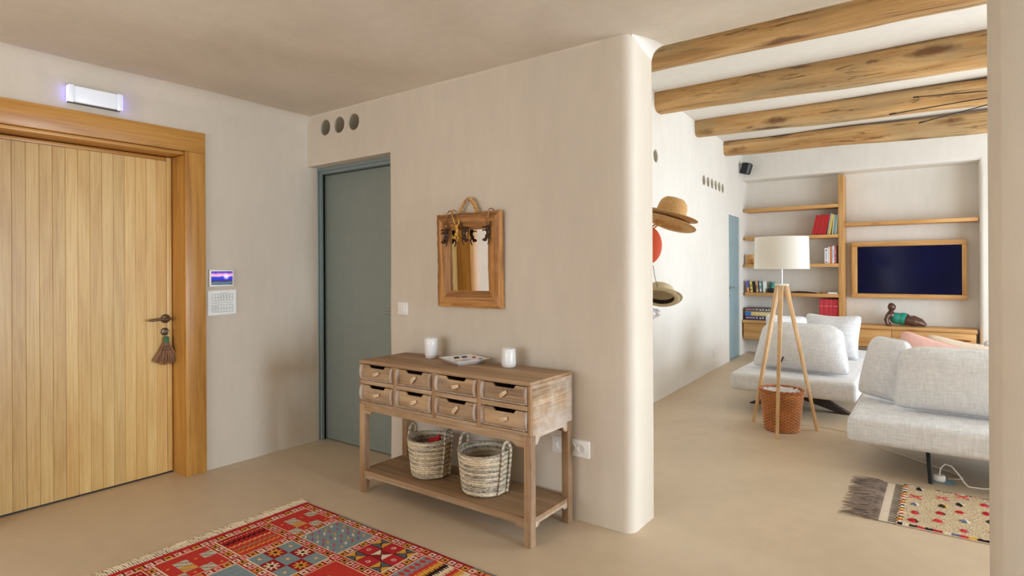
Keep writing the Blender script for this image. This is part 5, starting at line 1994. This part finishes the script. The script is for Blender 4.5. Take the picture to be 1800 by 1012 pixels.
cs = thing('coat_stand', 'wooden coat stand hidden behind the rounded wall edge, carrying the hats', 'coat stand', (-1.80, 4.085, 0))
mb = MB()
mb.tube([(0, 0, 0.03), (0, 0, 1.63)], [0.022, 0.018], 14)
mb.ball((0, 0, 1.64), 0.026)
mb.build('pole', M['oak_z'], cs)
for a in (110, 190, 260):
    mb = MB()
    ca, sa = math.cos(R(a)), math.sin(R(a))
    mb.tube([(0, 0, 0.10), (0.10 * ca, 0.10 * sa, 0.06), (0.24 * ca, 0.24 * sa, 0.012)], [0.016, 0.015, 0.012], 10)
    mb.build('foot', M['oak_x'], cs)
for z, a in ((1.58, 40), (1.58, 140), (1.58, 230)):
    mb = MB()
    ca, sa = math.cos(R(a)), math.sin(R(a))
    mb.tube([(0.01 * ca, 0.01 * sa, z), (0.06 * ca, 0.06 * sa, z + 0.005), (0.085 * ca, 0.085 * sa, z + 0.03)], [0.010, 0.010, 0.012], 10)
    mb.build('peg', M['oak_x'], cs)


def lean(up, away, right, flip=False):
    """rotation of a hat whose crown axis leans away from the opening and to the right; local y runs to the right"""
    A, Rt = Vector((-0.386, 0.922, 0)), Vector((0.922, 0.386, 0))
    zc = (Vector((0, 0, up)) + A * away + Rt * right).normalized()
    yc = (Rt - zc * Rt.dot(zc)).normalized()
    xc = yc.cross(zc)
    return Matrix((xc, yc, zc)).transposed().to_euler()


hat('straw_hat', 'tan straw hat with a creased crown and brown band, on top of the hat stack', (-1.582, 4.062, 1.744), lean(1, 0.10, 0.30), 0.165, 0.198, 0.145, M['straw'], M['felt_band'], -0.012, 'hats hanging on the coat stand')
hat('sun_hat', 'wide straw hat tucked under the creased hat, drooping to the right', (-1.588, 4.062, 1.694), lean(1, 0.22, 0.36), 0.160, 0.192, 0.030, M['straw'], M['felt_band'], -0.006, 'hats hanging on the coat stand', crease=False)
hat('canvas_hat', 'pale canvas hat with dark sweatband hanging brim outwards, lowest of the hats', (-1.640, 4.005, 1.172), lean(0.80, 0.58, 0.12), 0.125, 0.160, 0.095, M['straw_pale'], M['dark_band'], 0.0, 'hats hanging on the coat stand', crease=False, hollow=True)
bg = thing('orange_bag', 'rounded orange leather bag hanging below the straw hats', 'bag', (-1.700, 3.950, 1.545), R(36))
mb = MB()
mb.ball((0, 0, 0), (0.100, 0.030, 0.135), 24, 16)
mb.build('pouch', M['orange'], bg)
mb = MB()
mb.tube([(0.01, 0.012, 0.11), (0.04, 0.010, 0.14), (0.085, 0.006, 0.165)], 0.006, 8)
mb.tube([(0.03, 0.0, 0.11), (0.06, 0.0, 0.135), (0.105, -0.004, 0.160)], 0.006, 8)
mb.tube([(-0.06, 0.0, 0.105), (-0.05, 0.0, 0.15), (-0.06, 0.012, 0.19)], 0.006, 8)
mb.build('strap', M['rope'], bg)
mb = MB()
mb.tube([(-1.66, 3.945, 1.40), (-1.645, 3.930, 1.33), (-1.618, 3.925, 1.235)], 0.0022, 6)
tag(mb.build('hat_cord', M['dark_metal']), 'thin dark cord running down to the lowest hat', 'cord')
bt = MB()
bt.ball((-1.700, 3.965, 1.055), (0.05, 0.05, 0.050))
bt.ball((-1.660, 3.990, 1.060), (0.035, 0.035, 0.030))
tag(blob('crumpled_bag', bt, M['plastic_film'], None, 0.008, 1), 'crumpled silvery bag just below the lowest hat', 'bag')

# ------------------------------------------------------------------ floor lamp and wicker bin
LX, LY = -1.11, 5.366
lp = thing('floor_lamp', 'tripod floor lamp with pale wooden legs and a white drum shade', 'lamp', (LX, LY, 0))
feet = [(-1.377, 5.514), (-1.088, 5.066), (-0.865, 5.514)]
for fx, fy in feet:
    dx_, dy_ = fx - LX, fy - LY
    L = math.hypot(dx_, dy_)
    ux, uy = dx_ / L, dy_ / L
    top = Vector((ux * 0.038, uy * 0.038, 1.228))
    bot = Vector((dx_, dy_, 0.0))
    ax = (top - bot).normalized()
    side = Vector((-uy, ux, 0))
    out = ax.cross(side)
    mb = MB()
    vs = []
    for p, a, b in ((bot, 0.011, 0.011), (top, 0.018, 0.015)):
        for s1, s2 in ((-1, -1), (1, -1), (1, 1), (-1, 1)):
            q = p + side * a * s1 + out * b * s2
            if p is bot:
                q = q - ax * (q.z / ax.z)
            vs.append(q)
    mb.add(vs, [(3, 2, 1, 0), (4, 5, 6, 7), (0, 1, 5, 4), (1, 2, 6, 5), (2, 3, 7, 6), (3, 0, 4, 7)])
    mb.build('leg', M['ash_z'], lp, bevel=0.002)
mb = MB()
mb.lathe([(0.055, 1.226), (0.060, 1.229), (0.060, 1.240), (0.055, 1.243)], 6, a0=R(30))
mb.build('top_plate', M['white'], lp)
mb = MB()
mb.tube([(0, 0, 1.24), (0, 0, 1.46)], 0.009, 12)
mb.lathe([(0.018, 1.40), (0.018, 1.46), (0.014, 1.465)], 14)
mb.build('pole', M['steel'], lp)
mb = MB()
mb.ball((0, 0, 1.51), (0.032, 0.032, 0.045))
mb.build('bulb', M['white_ceramic'], lp)
mb = MB()
SR = 0.211
prof = [(SR + 0.004, 1.368), (SR - 0.002, 1.638), (SR - 0.005, 1.638), (SR + 0.001, 1.368)]
mb.lathe(prof, 56, cap0=False, cap1=False)
mb.add([], [])
k = 4
mb.f += [(i * k + 3, ((i + 1) % 56) * k + 3, ((i + 1) % 56) * k, i * k) for i in range(56)]
mb.m += [0] * 56
o = mb.build('lamp_shade', M['shade'], lp, smooth=50)
mb = MB()
for a in range(3):
    mb.tube([(0, 0, 1.46), (SR * math.cos(a * 2.094), SR * math.sin(a * 2.094), 1.46)], 0.002, 6)
mb.build('spider', M['steel'], o)
# lamp cable on the floor
mb = MB()
pts = [(-1.05, 5.62), (-0.97, 5.64), (-0.83, 5.65), (-0.65, 5.60), (-0.52, 5.45), (-0.41, 5.275), (-0.20, 5.11), (0.0, 4.93), (0.09, 4.84), (0.08, 4.78), (0.0, 4.74)]
cat = []
for i in range(len(pts) - 1):
    for q in range(4):
        f = q / 4
        p0, p1, p2, p3 = pts[max(i - 1, 0)], pts[i], pts[i + 1], pts[min(i + 2, len(pts) - 1)]
        cat.append(tuple(0.5 * (2 * p1[k] + (p2[k] - p0[k]) * f + (2 * p0[k] - 5 * p1[k] + 4 * p2[k] - p3[k]) * f * f + (3 * p1[k] - p0[k] - 3 * p2[k] + p3[k]) * f ** 3) for k in (0, 1)) + (0.0032,))
mb.tube(cat, 0.003, 6)
tag(mb.build('lamp_cable', M['beige_cotton']), 'thin pale cable winding over the floor from the lamp to under the near sofa', 'cable')

wk = thing('wicker_bin', 'round honey-coloured wicker basket with a clear liner under the tripod lamp', 'basket', (-1.118, 5.385, 0))
BR0, BR1, BH = 0.130, 0.166, 0.352
nst, nrow = 36, 27
mb = MB()
for j in range(nrow):
    q = j / (nrow - 1)
    r = BR0 + (BR1 - BR0) * q
    z = 0.010 + (BH - 0.034) * q
    mb.tube([((r + 0.0062 * math.cos(math.pi * (i / 2 + j))) * math.cos(2 * math.pi * i / (nst * 2)), (r + 0.0062 * math.cos(math.pi * (i / 2 + j))) * math.sin(2 * math.pi * i / (nst * 2)), z) for i in range(nst * 2)], 0.0058, 5, closed=True)
o = mb.build('weave', M['wicker'], wk, smooth=80)
o['kind'] = 'stuff'
mb = MB()
for i in range(nst):
    a = 2 * math.pi * i / nst
    mb.tube([(BR0 * math.cos(a), BR0 * math.sin(a), 0.004), (BR1 * math.cos(a), BR1 * math.sin(a), BH - 0.016)], 0.0042, 5)
mb.build('stakes', M['wicker_dark'], wk)['kind'] = 'stuff'
mb = MB()
inner = [(BR0 - 0.012, 0.012), (BR1 - 0.012, BH - 0.02)]
mb.lathe(inner, 40, cap0=True, cap1=False)
mb.build('inner_wall', M['wicker_dark'], wk, fix=False)
mb = MB()
for off in range(3):
    mb.tube([((BR1 + 0.002 + 0.008 * math.cos(i * 0.7 + off * 2.09)) * math.cos(2 * math.pi * i / 72), (BR1 + 0.002 + 0.008 * math.cos(i * 0.7 + off * 2.09)) * math.sin(2 * math.pi * i / 72), BH - 0.012 + 0.008 * math.sin(i * 0.7 + off * 2.09)) for i in range(72)], 0.0062, 6, closed=True)
mb.build('rim', M['wicker_dark'], wk)
mb = MB()
vs, fs = grid_mesh(lambda u, v: ((0.02 + (BR1 - 0.036) * v) * math.cos(2 * math.pi * u), (0.02 + (BR1 - 0.036) * v) * math.sin(2 * math.pi * u), BH - 0.075 + 0.06 * v + 0.018 * n3(9 * math.cos(2 * math.pi * u) * v, 9 * math.sin(2 * math.pi * u) * v, 3)), 48, 10)
mb.add(vs, fs)
mb.build('liner', M['plastic_film'], wk, fix=False, smooth=20)


# ------------------------------------------------------------------ sofas
def cushion(name, label, loc, w, h, d, rot, mat, seed, parent=None, group=None, pinch=0.05, sag=0.0, power=2.6, cat='cushion', seam=True, taper=0.0, corner=0.06):
    """upright cushion: w along x, h along z, thickness along y; origin at the middle of the lower edge"""
    n, m = 30, 22
    vs, fs = [], []
    rings = {}

    def pt(u, v, s):
        eu, ev = abs(u) ** power, abs(v) ** power
        th = d / 2 * (max(0, 1 - eu) ** 0.55) * (max(0, 1 - ev) ** 0.55)
        x = u * w / 2 * (1 - pinch * (1 - abs(v) ** 2))
        z = v * h / 2 * (1 - pinch * (1 - abs(u) ** 2)) - sag * (1 - u * u) * (v > 0) * v
        # rounded corners
        cr = (abs(u) * abs(v)) ** 6
        x *= 1 - corner * cr * (1.6 if v > 0 else 0.6)
        z *= 1 - corner * cr * (1.6 if v > 0 else 0.6)
        x *= 1 - taper * (v + 1) / 2
        wr = 0.010 * n3(u * 2.2 + seed, v * 2.2, s * 2.0 + seed) + 0.004 * n3(u * 6 + seed, v * 6, s)
        y = s * th + wr * (th / (d / 2))
        return (x, y, z + h / 2)
    for s in (-1, 1):
        for j in range(m + 1):
            for i in range(n + 1):
                u, v = -1 + 2 * i / n, -1 + 2 * j / m
                u = math.sin(u * H) * 0.35 + u * 0.65
                v = math.sin(v * H) * 0.35 + v * 0.65
                vs.append(pt(u, v, s))
    B = (n + 1) * (m + 1)
    for j in range(m):
        for i in range(n):
            a = j * (n + 1) + i
            fs.append((a, a + 1, a + n + 2, a + n + 1))
            fs.append((B + a, B + a + n + 1, B + a + n + 2, B + a + 1))
    bm_me = bpy.data.meshes.new(name)
    bm_me.from_pydata(vs, [], fs)
    bm = bmesh.new()
    bm.from_mesh(bm_me)
    bmesh.ops.remove_doubles(bm, verts=bm.verts, dist=0.0006)
    bmesh.ops.recalc_face_normals(bm, faces=bm.faces)
    bm.to_mesh(bm_me)
    bm.free()
    bm_me.materials.append(mat)
    finish(bm_me, 0)
    bm_me.polygons.foreach_set('use_smooth', [True] * len(bm_me.polygons))
    t = thing(name, label, cat, loc, group=group)
    t.rotation_euler = rot
    link('filling', bm_me, t)
    if seam:
        mb = MB()
        loop = []
        for k in range(4):
            for q in range(16):
                f = -1 + 2 * q / 16
                f = math.sin(f * H) * 0.35 + f * 0.65
                u, v = ((f, -1), (1, f), (-f, 1), (-1, -f))[k]
                loop.append(pt(u, v, 0))
        mb.tube(loop, 0.003, 6, closed=True)
        mb.build('piping', mat, t)
    return t


def sofa_seat(t, x0, x1, y0, y1, z0, z1, mat, seed, top_name='seat'):
    """soft upholstered slab (local coordinates)"""
    nx, ny, nz = 24, 24, 6
    r = 0.042
    vs, fs = [], []
    idx = {}
    bm = bmesh.new()
    bmesh.ops.create_cube(bm, size=1.0)
    bmesh.ops.scale(bm, vec=(x1 - x0, y1 - y0, z1 - z0), verts=bm.verts)
    bmesh.ops.translate(bm, vec=((x0 + x1) / 2, (y0 + y1) / 2, (z0 + z1) / 2), verts=bm.verts)
    bmesh.ops.bevel(bm, geom=list(bm.edges), offset=r, segments=5, affect='EDGES', profile=0.55)
    bmesh.ops.subdivide_edges(bm, edges=[e for e in bm.edges if e.calc_length() > 0.2], cuts=8, use_grid_fill=True)
    for v in bm.verts:
        p = v.co
        q = n3(p.x * 2 + seed, p.y * 2, p.z * 2)
        if p.z > z1 - 0.02:
            cx_, cy_ = (p.x - x0) / (x1 - x0), (p.y - y0) / (y1 - y0)
            v.co.z += 0.012 * (4 * cx_ * (1 - cx_)) ** 0.5 * (4 * cy_ * (1 - cy_)) ** 0.5 if 0 < cx_ < 1 and 0 < cy_ < 1 else 0
        v.co += Vector((q, n3(p.y * 2 + seed, p.x * 2, 3), q)) * 0.006
    bmesh.ops.recalc_face_normals(bm, faces=bm.faces)
    me = bpy.data.meshes.new(top_name)
    bm.to_mesh(me)
    bm.free()
    me.materials.append(mat)
    finish(me, 0)
    me.polygons.foreach_set('use_smooth', [True] * len(me.polygons))
    o = link(top_name, me, t)
    mb = MB()
    zz = z1 - 0.020
    e = 0.004
    c = 0.045
    mb.tube([(x0 + c, y0 - e + 0.012, zz), (x1 - c, y0 - e + 0.012, zz), (x1 + e - 0.012, y0 + c, zz), (x1 + e - 0.012, y1 - c, zz), (x1 - c, y1 + e - 0.012, zz), (x0 + c, y1 + e - 0.012, zz), (x0 - e + 0.012, y1 - c, zz), (x0 - e + 0.012, y0 + c, zz)], 0.003, 6, closed=True)
    mb.build('seam', mat, o)
    return o


# far sofa: slab running away from the camera behind the lamp
s1 = thing('sofa', 'far light grey platform sofa behind the tripod lamp', 'sofa', (-1.13, 7.0, 0))
sofa_seat(s1, -0.53, 0.53, -1.23, 1.15, 0.215, 0.385, M['linen'], 3.3)
mb = MB()
mb.box(-0.47, 0.47, -1.0, 0.95, 0.190, 0.214)
mb.build('base_frame', M['dark_wood'], s1)
for yy in (-0.70, 0.70):
    mb = MB()
    mb.prism([(-0.48, 0.0), (-0.40, 0.0), (0.0, 0.10), (0.36, 0.0), (0.44, 0.0), (0.30, 0.075), (0.12, 0.1895), (-0.16, 0.1895), (-0.34, 0.075)], yy - 0.04, yy + 0.04, 'Y')
    mb.build('leg', M['dark_wood'], s1, bevel=0.003)
cushion('back_cushion', 'large grey back cushion standing at the near end of the far sofa', (-1.105, 6.060, 0.402), 0.88, 0.46, 0.32, (R(-12), 0, R(-6)), M['linen'], 4.2, pinch=0.02, power=2.4, taper=0.20, corner=0.12, group='back cushions of the far sofa')
cushion('back_cushion', 'tall pale grey cushion with pointed corners, at the back right of the far sofa', (-1.02, 7.20, 0.392), 0.60, 0.50, 0.24, (R(-16), 0, R(-14)), M['linen_blue'], 9.1, pinch=0.07, sag=0.02, group='back cushions of the far sofa')
cushion('back_cushion', 'pale grey cushion half hidden behind the lamp legs on the far sofa', (-1.36, 6.87, 0.415), 0.46, 0.46, 0.22, (R(-14), R(4), R(35)), M['linen_blue'], 14.4, pinch=0.07, group='back cushions of the far sofa')
cushion('throw_pillow', 'small pink pillow between the cushions of the far sofa', (-1.13, 6.44, 0.412), 0.42, 0.37, 0.14, (R(-20), R(-3), R(4)), M['pink'], 19.0, pinch=0.06)
mb = MB()
mb.box(-0.006, 0.006, -0.0015, 0.0015, -0.03, 0.03)
tg = mb.build('care_tag', plain('maroon_tag', srgb(70, 30, 40), 0.9), None, loc=(-1.205, 5.885, 0.475), rot=(R(-8), R(18), R(-6)))
tg.parent = bpy.data.objects['back_cushion']
tg.matrix_parent_inverse = Matrix.Identity(4)
tg.location = (-0.115, -0.135, 0.085)
tg.rotation_euler = (0, R(18), 0)

# near sofa, seen from behind
s2 = thing('sofa', 'near light grey platform sofa seen from behind, cut by the right pier', 'sofa', (0.62, 5.05, 0))
sofa_seat(s2, -1.15, 1.25, -0.575, 0.56, 0.215, 0.385, M['linen'], 8.8)
mb = MB()
mb.box(-1.0, 1.1, -0.42, 0.45, 0.190, 0.214)
mb.build('base_frame', M['black_metal'], s2)
for xx, yy in ((-0.693, -0.47), (0.8, -0.47), (-0.693, 0.45), (0.8, 0.45)):
    mb = MB()
    mb.tube([(xx, yy, 0.0), (xx - 0.015, yy + 0.06 * (1 if yy < 0 else -1), 0.20)], [0.012, 0.013], 10)
    mb.build('leg', M['black_metal'], s2)
cushion('back_cushion', 'broad grey back cushion along the near sofa, seen from behind', (0.262, 4.855, 0.402), 1.12, 0.440, 0.28, (R(-10), 0, R(-2)), M['linen'], 24.4, pinch=0.02, power=2.8, taper=0.05, corner=0.09, group='back cushions of the near sofa')
cushion('back_cushion', 'narrow grey cushion at the left end of the near sofa', (-0.372, 5.13, 0.402), 0.40, 0.46, 0.22, (R(-8), R(4), R(-30)), M['linen'], 29.9, pinch=0.02, power=2.4, taper=0.25, corner=0.12, group='back cushions of the near sofa')
cushion('throw_pillow', 'pink pillow leaning behind the back cushion of the near sofa', (-0.175, 5.36, 0.438), 0.44, 0.43, 0.13, (R(-14), R(17), R(0)), M['pink'], 33.1, pinch=0.07)
cushion('throw_pillow', 'beige pillow leaning to the right of the pink one on the near sofa', (0.065, 5.50, 0.430), 0.52, 0.41, 0.14, (R(-16), R(11), R(0)), M['beige_cotton'], 37.7, pinch=0.07)
# pale armchair corner beyond the sofa
ac = thing('lounge_seat', 'sliver of a pale blue-white seat beyond the near sofa, at the pier', 'seat', (0.78, 8.6, 0))
mb = MB()
mb.box(-0.36, 0.36, -0.36, 0.36, 0.16, 0.40)
mb.build('seat', M['linen_blue'], ac, bevel=0.05, seg=4)
mb = MB()
mb.box(-0.40, -0.27, -0.36, 0.36, 0.16, 0.47)
mb.build('armrest', M['white'], ac, bevel=0.04, seg=4)
mb = MB()
mb.box(-0.40, 0.40, 0.30, 0.44, 0.16, 0.50)
mb.build('backrest', M['linen_blue'], ac, bevel=0.05, seg=4)
for xx in (-0.3, 0.3):
    for yy in (-0.3, 0.3):
        mb = MB()
        mb.tube([(xx, yy, 0), (xx, yy, 0.17)], 0.018, 10)
        mb.build('leg', M['ash_z'], ac)

# floor socket with plug
fs_ = thing('floor_socket', 'flat floor socket with a round white plug beside the sofa leg', 'socket', (-0.01, 4.665, 0))
mb = MB()
mb.box(-0.065, 0.065, -0.045, 0.045, 0.0005, 0.006)
mb.build('plate', M['grey_plastic'], fs_, bevel=0.002)
mb = MB()
mb.lathe([(0.030, 0.006), (0.032, 0.012), (0.032, 0.034), (0.026, 0.042), (0.008, 0.044)], 24, c=(-0.018, 0.0, 0))
mb.build('plug', M['white'], fs_)
mb = MB()
pp = [(-0.018, 0, 0.043), (-0.012, 0.0, 0.085), (0.012, -0.004, 0.118), (0.045, -0.012, 0.112), (0.08, -0.02, 0.07), (0.11, -0.03, 0.025), (0.13, -0.035, 0.006), (0.20, -0.02, 0.005), (0.3, 0.05, 0.005)]
mb.tube(pp, 0.0042, 8)
mb.build('cord', M['white'], fs_)

# spidery pendant with thin rods
pl = thing('rod_pendant', 'spidery ceiling pendant of thin dark rods, mostly hidden behind the right pier', 'pendant', (0.62, 5.0, 2.50))
mb = MB()
mb.tube([(0, 0, 0.70), (0, 0, 0.03)], 0.008, 8)
mb.lathe([(0.05, 0.68), (0.05, 0.70)], 16)
mb.ball((0, 0, 0), 0.035)
mb.build('hub', M['dark_metal'], pl)
for p in ((-0.931, 0.0, -0.025), (-0.789, 0.0, 0.072), (-0.757, 0.0, -0.113), (0.8, 0.2, 0.05), (0.5, 0.6, -0.04), (0.2, -0.7, 0.03)):
    mb = MB()
    e = Vector(p)
    mb.tube([(0, 0, 0), e * 0.5 + Vector((0, 0, 0.008)), e], [0.0042, 0.004, 0.0036], 6)
    mb.tube([e * 0.955 + Vector((0, 0, 0.0008)), e], [0.0058, 0.0058], 8)
    mb.build('rod', M['dark_metal'], pl)


# ------------------------------------------------------------------ shaggy rug in the living room
def shag_rug():
    X0_, X1_, Y0_, Y1_ = -0.215, 1.35, 3.742, 4.435
    res = 0.0058
    nx, ny = int((X1_ - X0_) / res), int((Y1_ - Y0_) / res)
    xs = np.arange(nx + 1) * res
    ys = np.arange(ny + 1) * res
    X, Y = np.meshgrid(xs, ys)
    rng = np.random.RandomState(7)
    W, Hh = X1_ - X0_, Y1_ - Y0_
    C = lambda r, g, b: np.array(srgb(r, g, b)[:3])
    base = C(204, 184, 152)
    out = np.zeros(X.shape + (3,)) + base
    pal = [C(190, 40, 52), C(40, 32, 38), C(206, 60, 66), C(236, 224, 200), C(110, 120, 140), C(226, 180, 70), C(60, 54, 40)]
    Z = 0.010 + 0.005 * rng.rand(*X.shape)
    # tufts
    spots = []
    for i, gx_ in enumerate(np.arange(0.085, W, 0.105)):
        for j in range(5):
            gy_ = 0.085 + 0.135 * j + (0.065 if i % 2 else 0)
            if gy_ > Hh - 0.06:
                continue
            spots.append((gx_ + rng.uniform(-.018, .018), gy_ + rng.uniform(-.015, .015)))
    for k, (a, b) in enumerate(spots):
        c1 = pal[[0, 2, 4, 0, 1, 2, 0, 6][k % 8]]
        c2 = pal[[1, 4, 3, 2, 3, 0, 6, 5][k % 8]]
        rx, ry = rng.uniform(0.018, 0.026), rng.uniform(0.022, 0.032)
        if k % 5 == 3:
            d1_ = np.abs((X - a) * 0.95 - (Y - b))
            d2_ = np.abs((X - a) * 0.95 + (Y - b))
            m = ((d1_ < 0.007) | (d2_ < 0.007)) & (np.abs(X - a) < 0.032) & (np.abs(Y - b) < 0.030)
            out[m] = pal[2]
            Z[m] += 0.006
            continue
        d_ = ((X - a) / rx) ** 2 + ((Y - b) / ry) ** 2
        out[d_ < 1] = c1
        out[(d_ < 1) & ((X - a) * 0.8 + (Y - b) * 0.6 > 0.004)] = c2
        Z += 0.010 * np.clip(1 - d_, 0, 1)
    # coloured edging
    seg = np.floor((X + 0.3) / 0.036).astype(int)
    seq = [1, 0, 3, 4, 2, 5, 1, 1, 0, 3, 6, 2]
    for edge in (0, 1):
        m = (Y < 0.018) if edge == 0 else (Y > Hh - 0.018)
        for k in range(12):
            mm = m & ((seg + edge * 5) % 12 == k)
            out[mm] = pal[seq[k]]
    seg = np.floor((Y + 0.3) / 0.024).astype(int)
    m = (X < 0.034) & ((np.floor(Y / 0.012) % 2 == 0) | (X < 0.02))
    for k in range(12):
        out[m & (seg % 12 == k)] = pal[[1, 3, 0, 5, 1, 3, 0, 3, 2, 5, 1, 3][k]]
    Z[m] += 0.005
    Z[(X < 0.006) | (Y < 0.006) | (Y > Hh - 0.006)] *= 0.35
    out *= rng.uniform(0.80, 1.12, size=X.shape + (1,))
    V = np.stack([X + rng.uniform(-.0015, .0015, X.shape), Y + rng.uniform(-.0015, .0015, X.shape), Z], -1).reshape(-1, 3)
    ii = (np.arange(ny)[:, None] * (nx + 1) + np.arange(nx)[None, :]).reshape(-1)
    Fq = np.stack([ii, ii + 1, ii + nx + 2, ii + nx + 1], -1)
    me = bpy.data.meshes.new('pile')
    me.from_pydata(V.tolist(), [], Fq.tolist())
    ca = me.color_attributes.new('Col', 'FLOAT_COLOR', 'POINT')
    cc = np.ones((len(V), 4), np.float32)
    cc[:, :3] = out.reshape(-1, 3)
    ca.data.foreach_set('color', cc.ravel())
    me.materials.append(vcol('shag_wool', bump=0.5, scale=420.0))
    t = thing('shaggy_rug', 'cream shaggy rug with red and black tufts and a grey fringe beside the near sofa', 'rug', (X0_, Y0_, 0))
    link('pile', me, t)['kind'] = 'stuff'
    mb = MB()
    mb.box(0.002, W - 0.002, 0.002, Hh - 0.002, 0.0008, 0.006)
    mb.build('backing', M['beige_cotton'], t)
    mb = MB()
    vs, fs = grid_mesh(lambda u, v: (-0.085 + 0.087 * u, 0.005 + (Hh - 0.01) * v, 0.004 + 0.0015 * math.sin(v * 300)), 4, 120)
    mb.add(vs, fs)
    mb.build('woven_end', M['beige_cotton'], t, fix=False)
    mb = MB()
    q = 0.02
    while q < Hh - 0.01:
        mb.box(-0.036, 0.0, q, q + 0.009, 0.0052, 0.0066)
        q += 0.026
    mb.build('dark_stitches', M['dark_metal'], t)
    mb = MB()
    rnd = random.Random(3)
    for i in range(300):
        q = rnd.uniform(0, Hh)
        L = rnd.uniform(0.06, 0.20)
        dy = rnd.uniform(-0.03, 0.03)
        z = rnd.uniform(0.004, 0.014)
        mb.tube([(-0.078, q, 0.006), (-0.078 - 0.4 * L, q + 0.3 * dy, z + 0.006), (-0.078 - 0.75 * L, q + 0.8 * dy, z), (-0.078 - L, q + dy, 0.004)], [0.0024, 0.0028, 0.0024, 0.0012], 4)
    mb.build('fringe', M['grey_fringe'], t)['kind'] = 'stuff'


shag_rug()
bpy.context.view_layer.update()
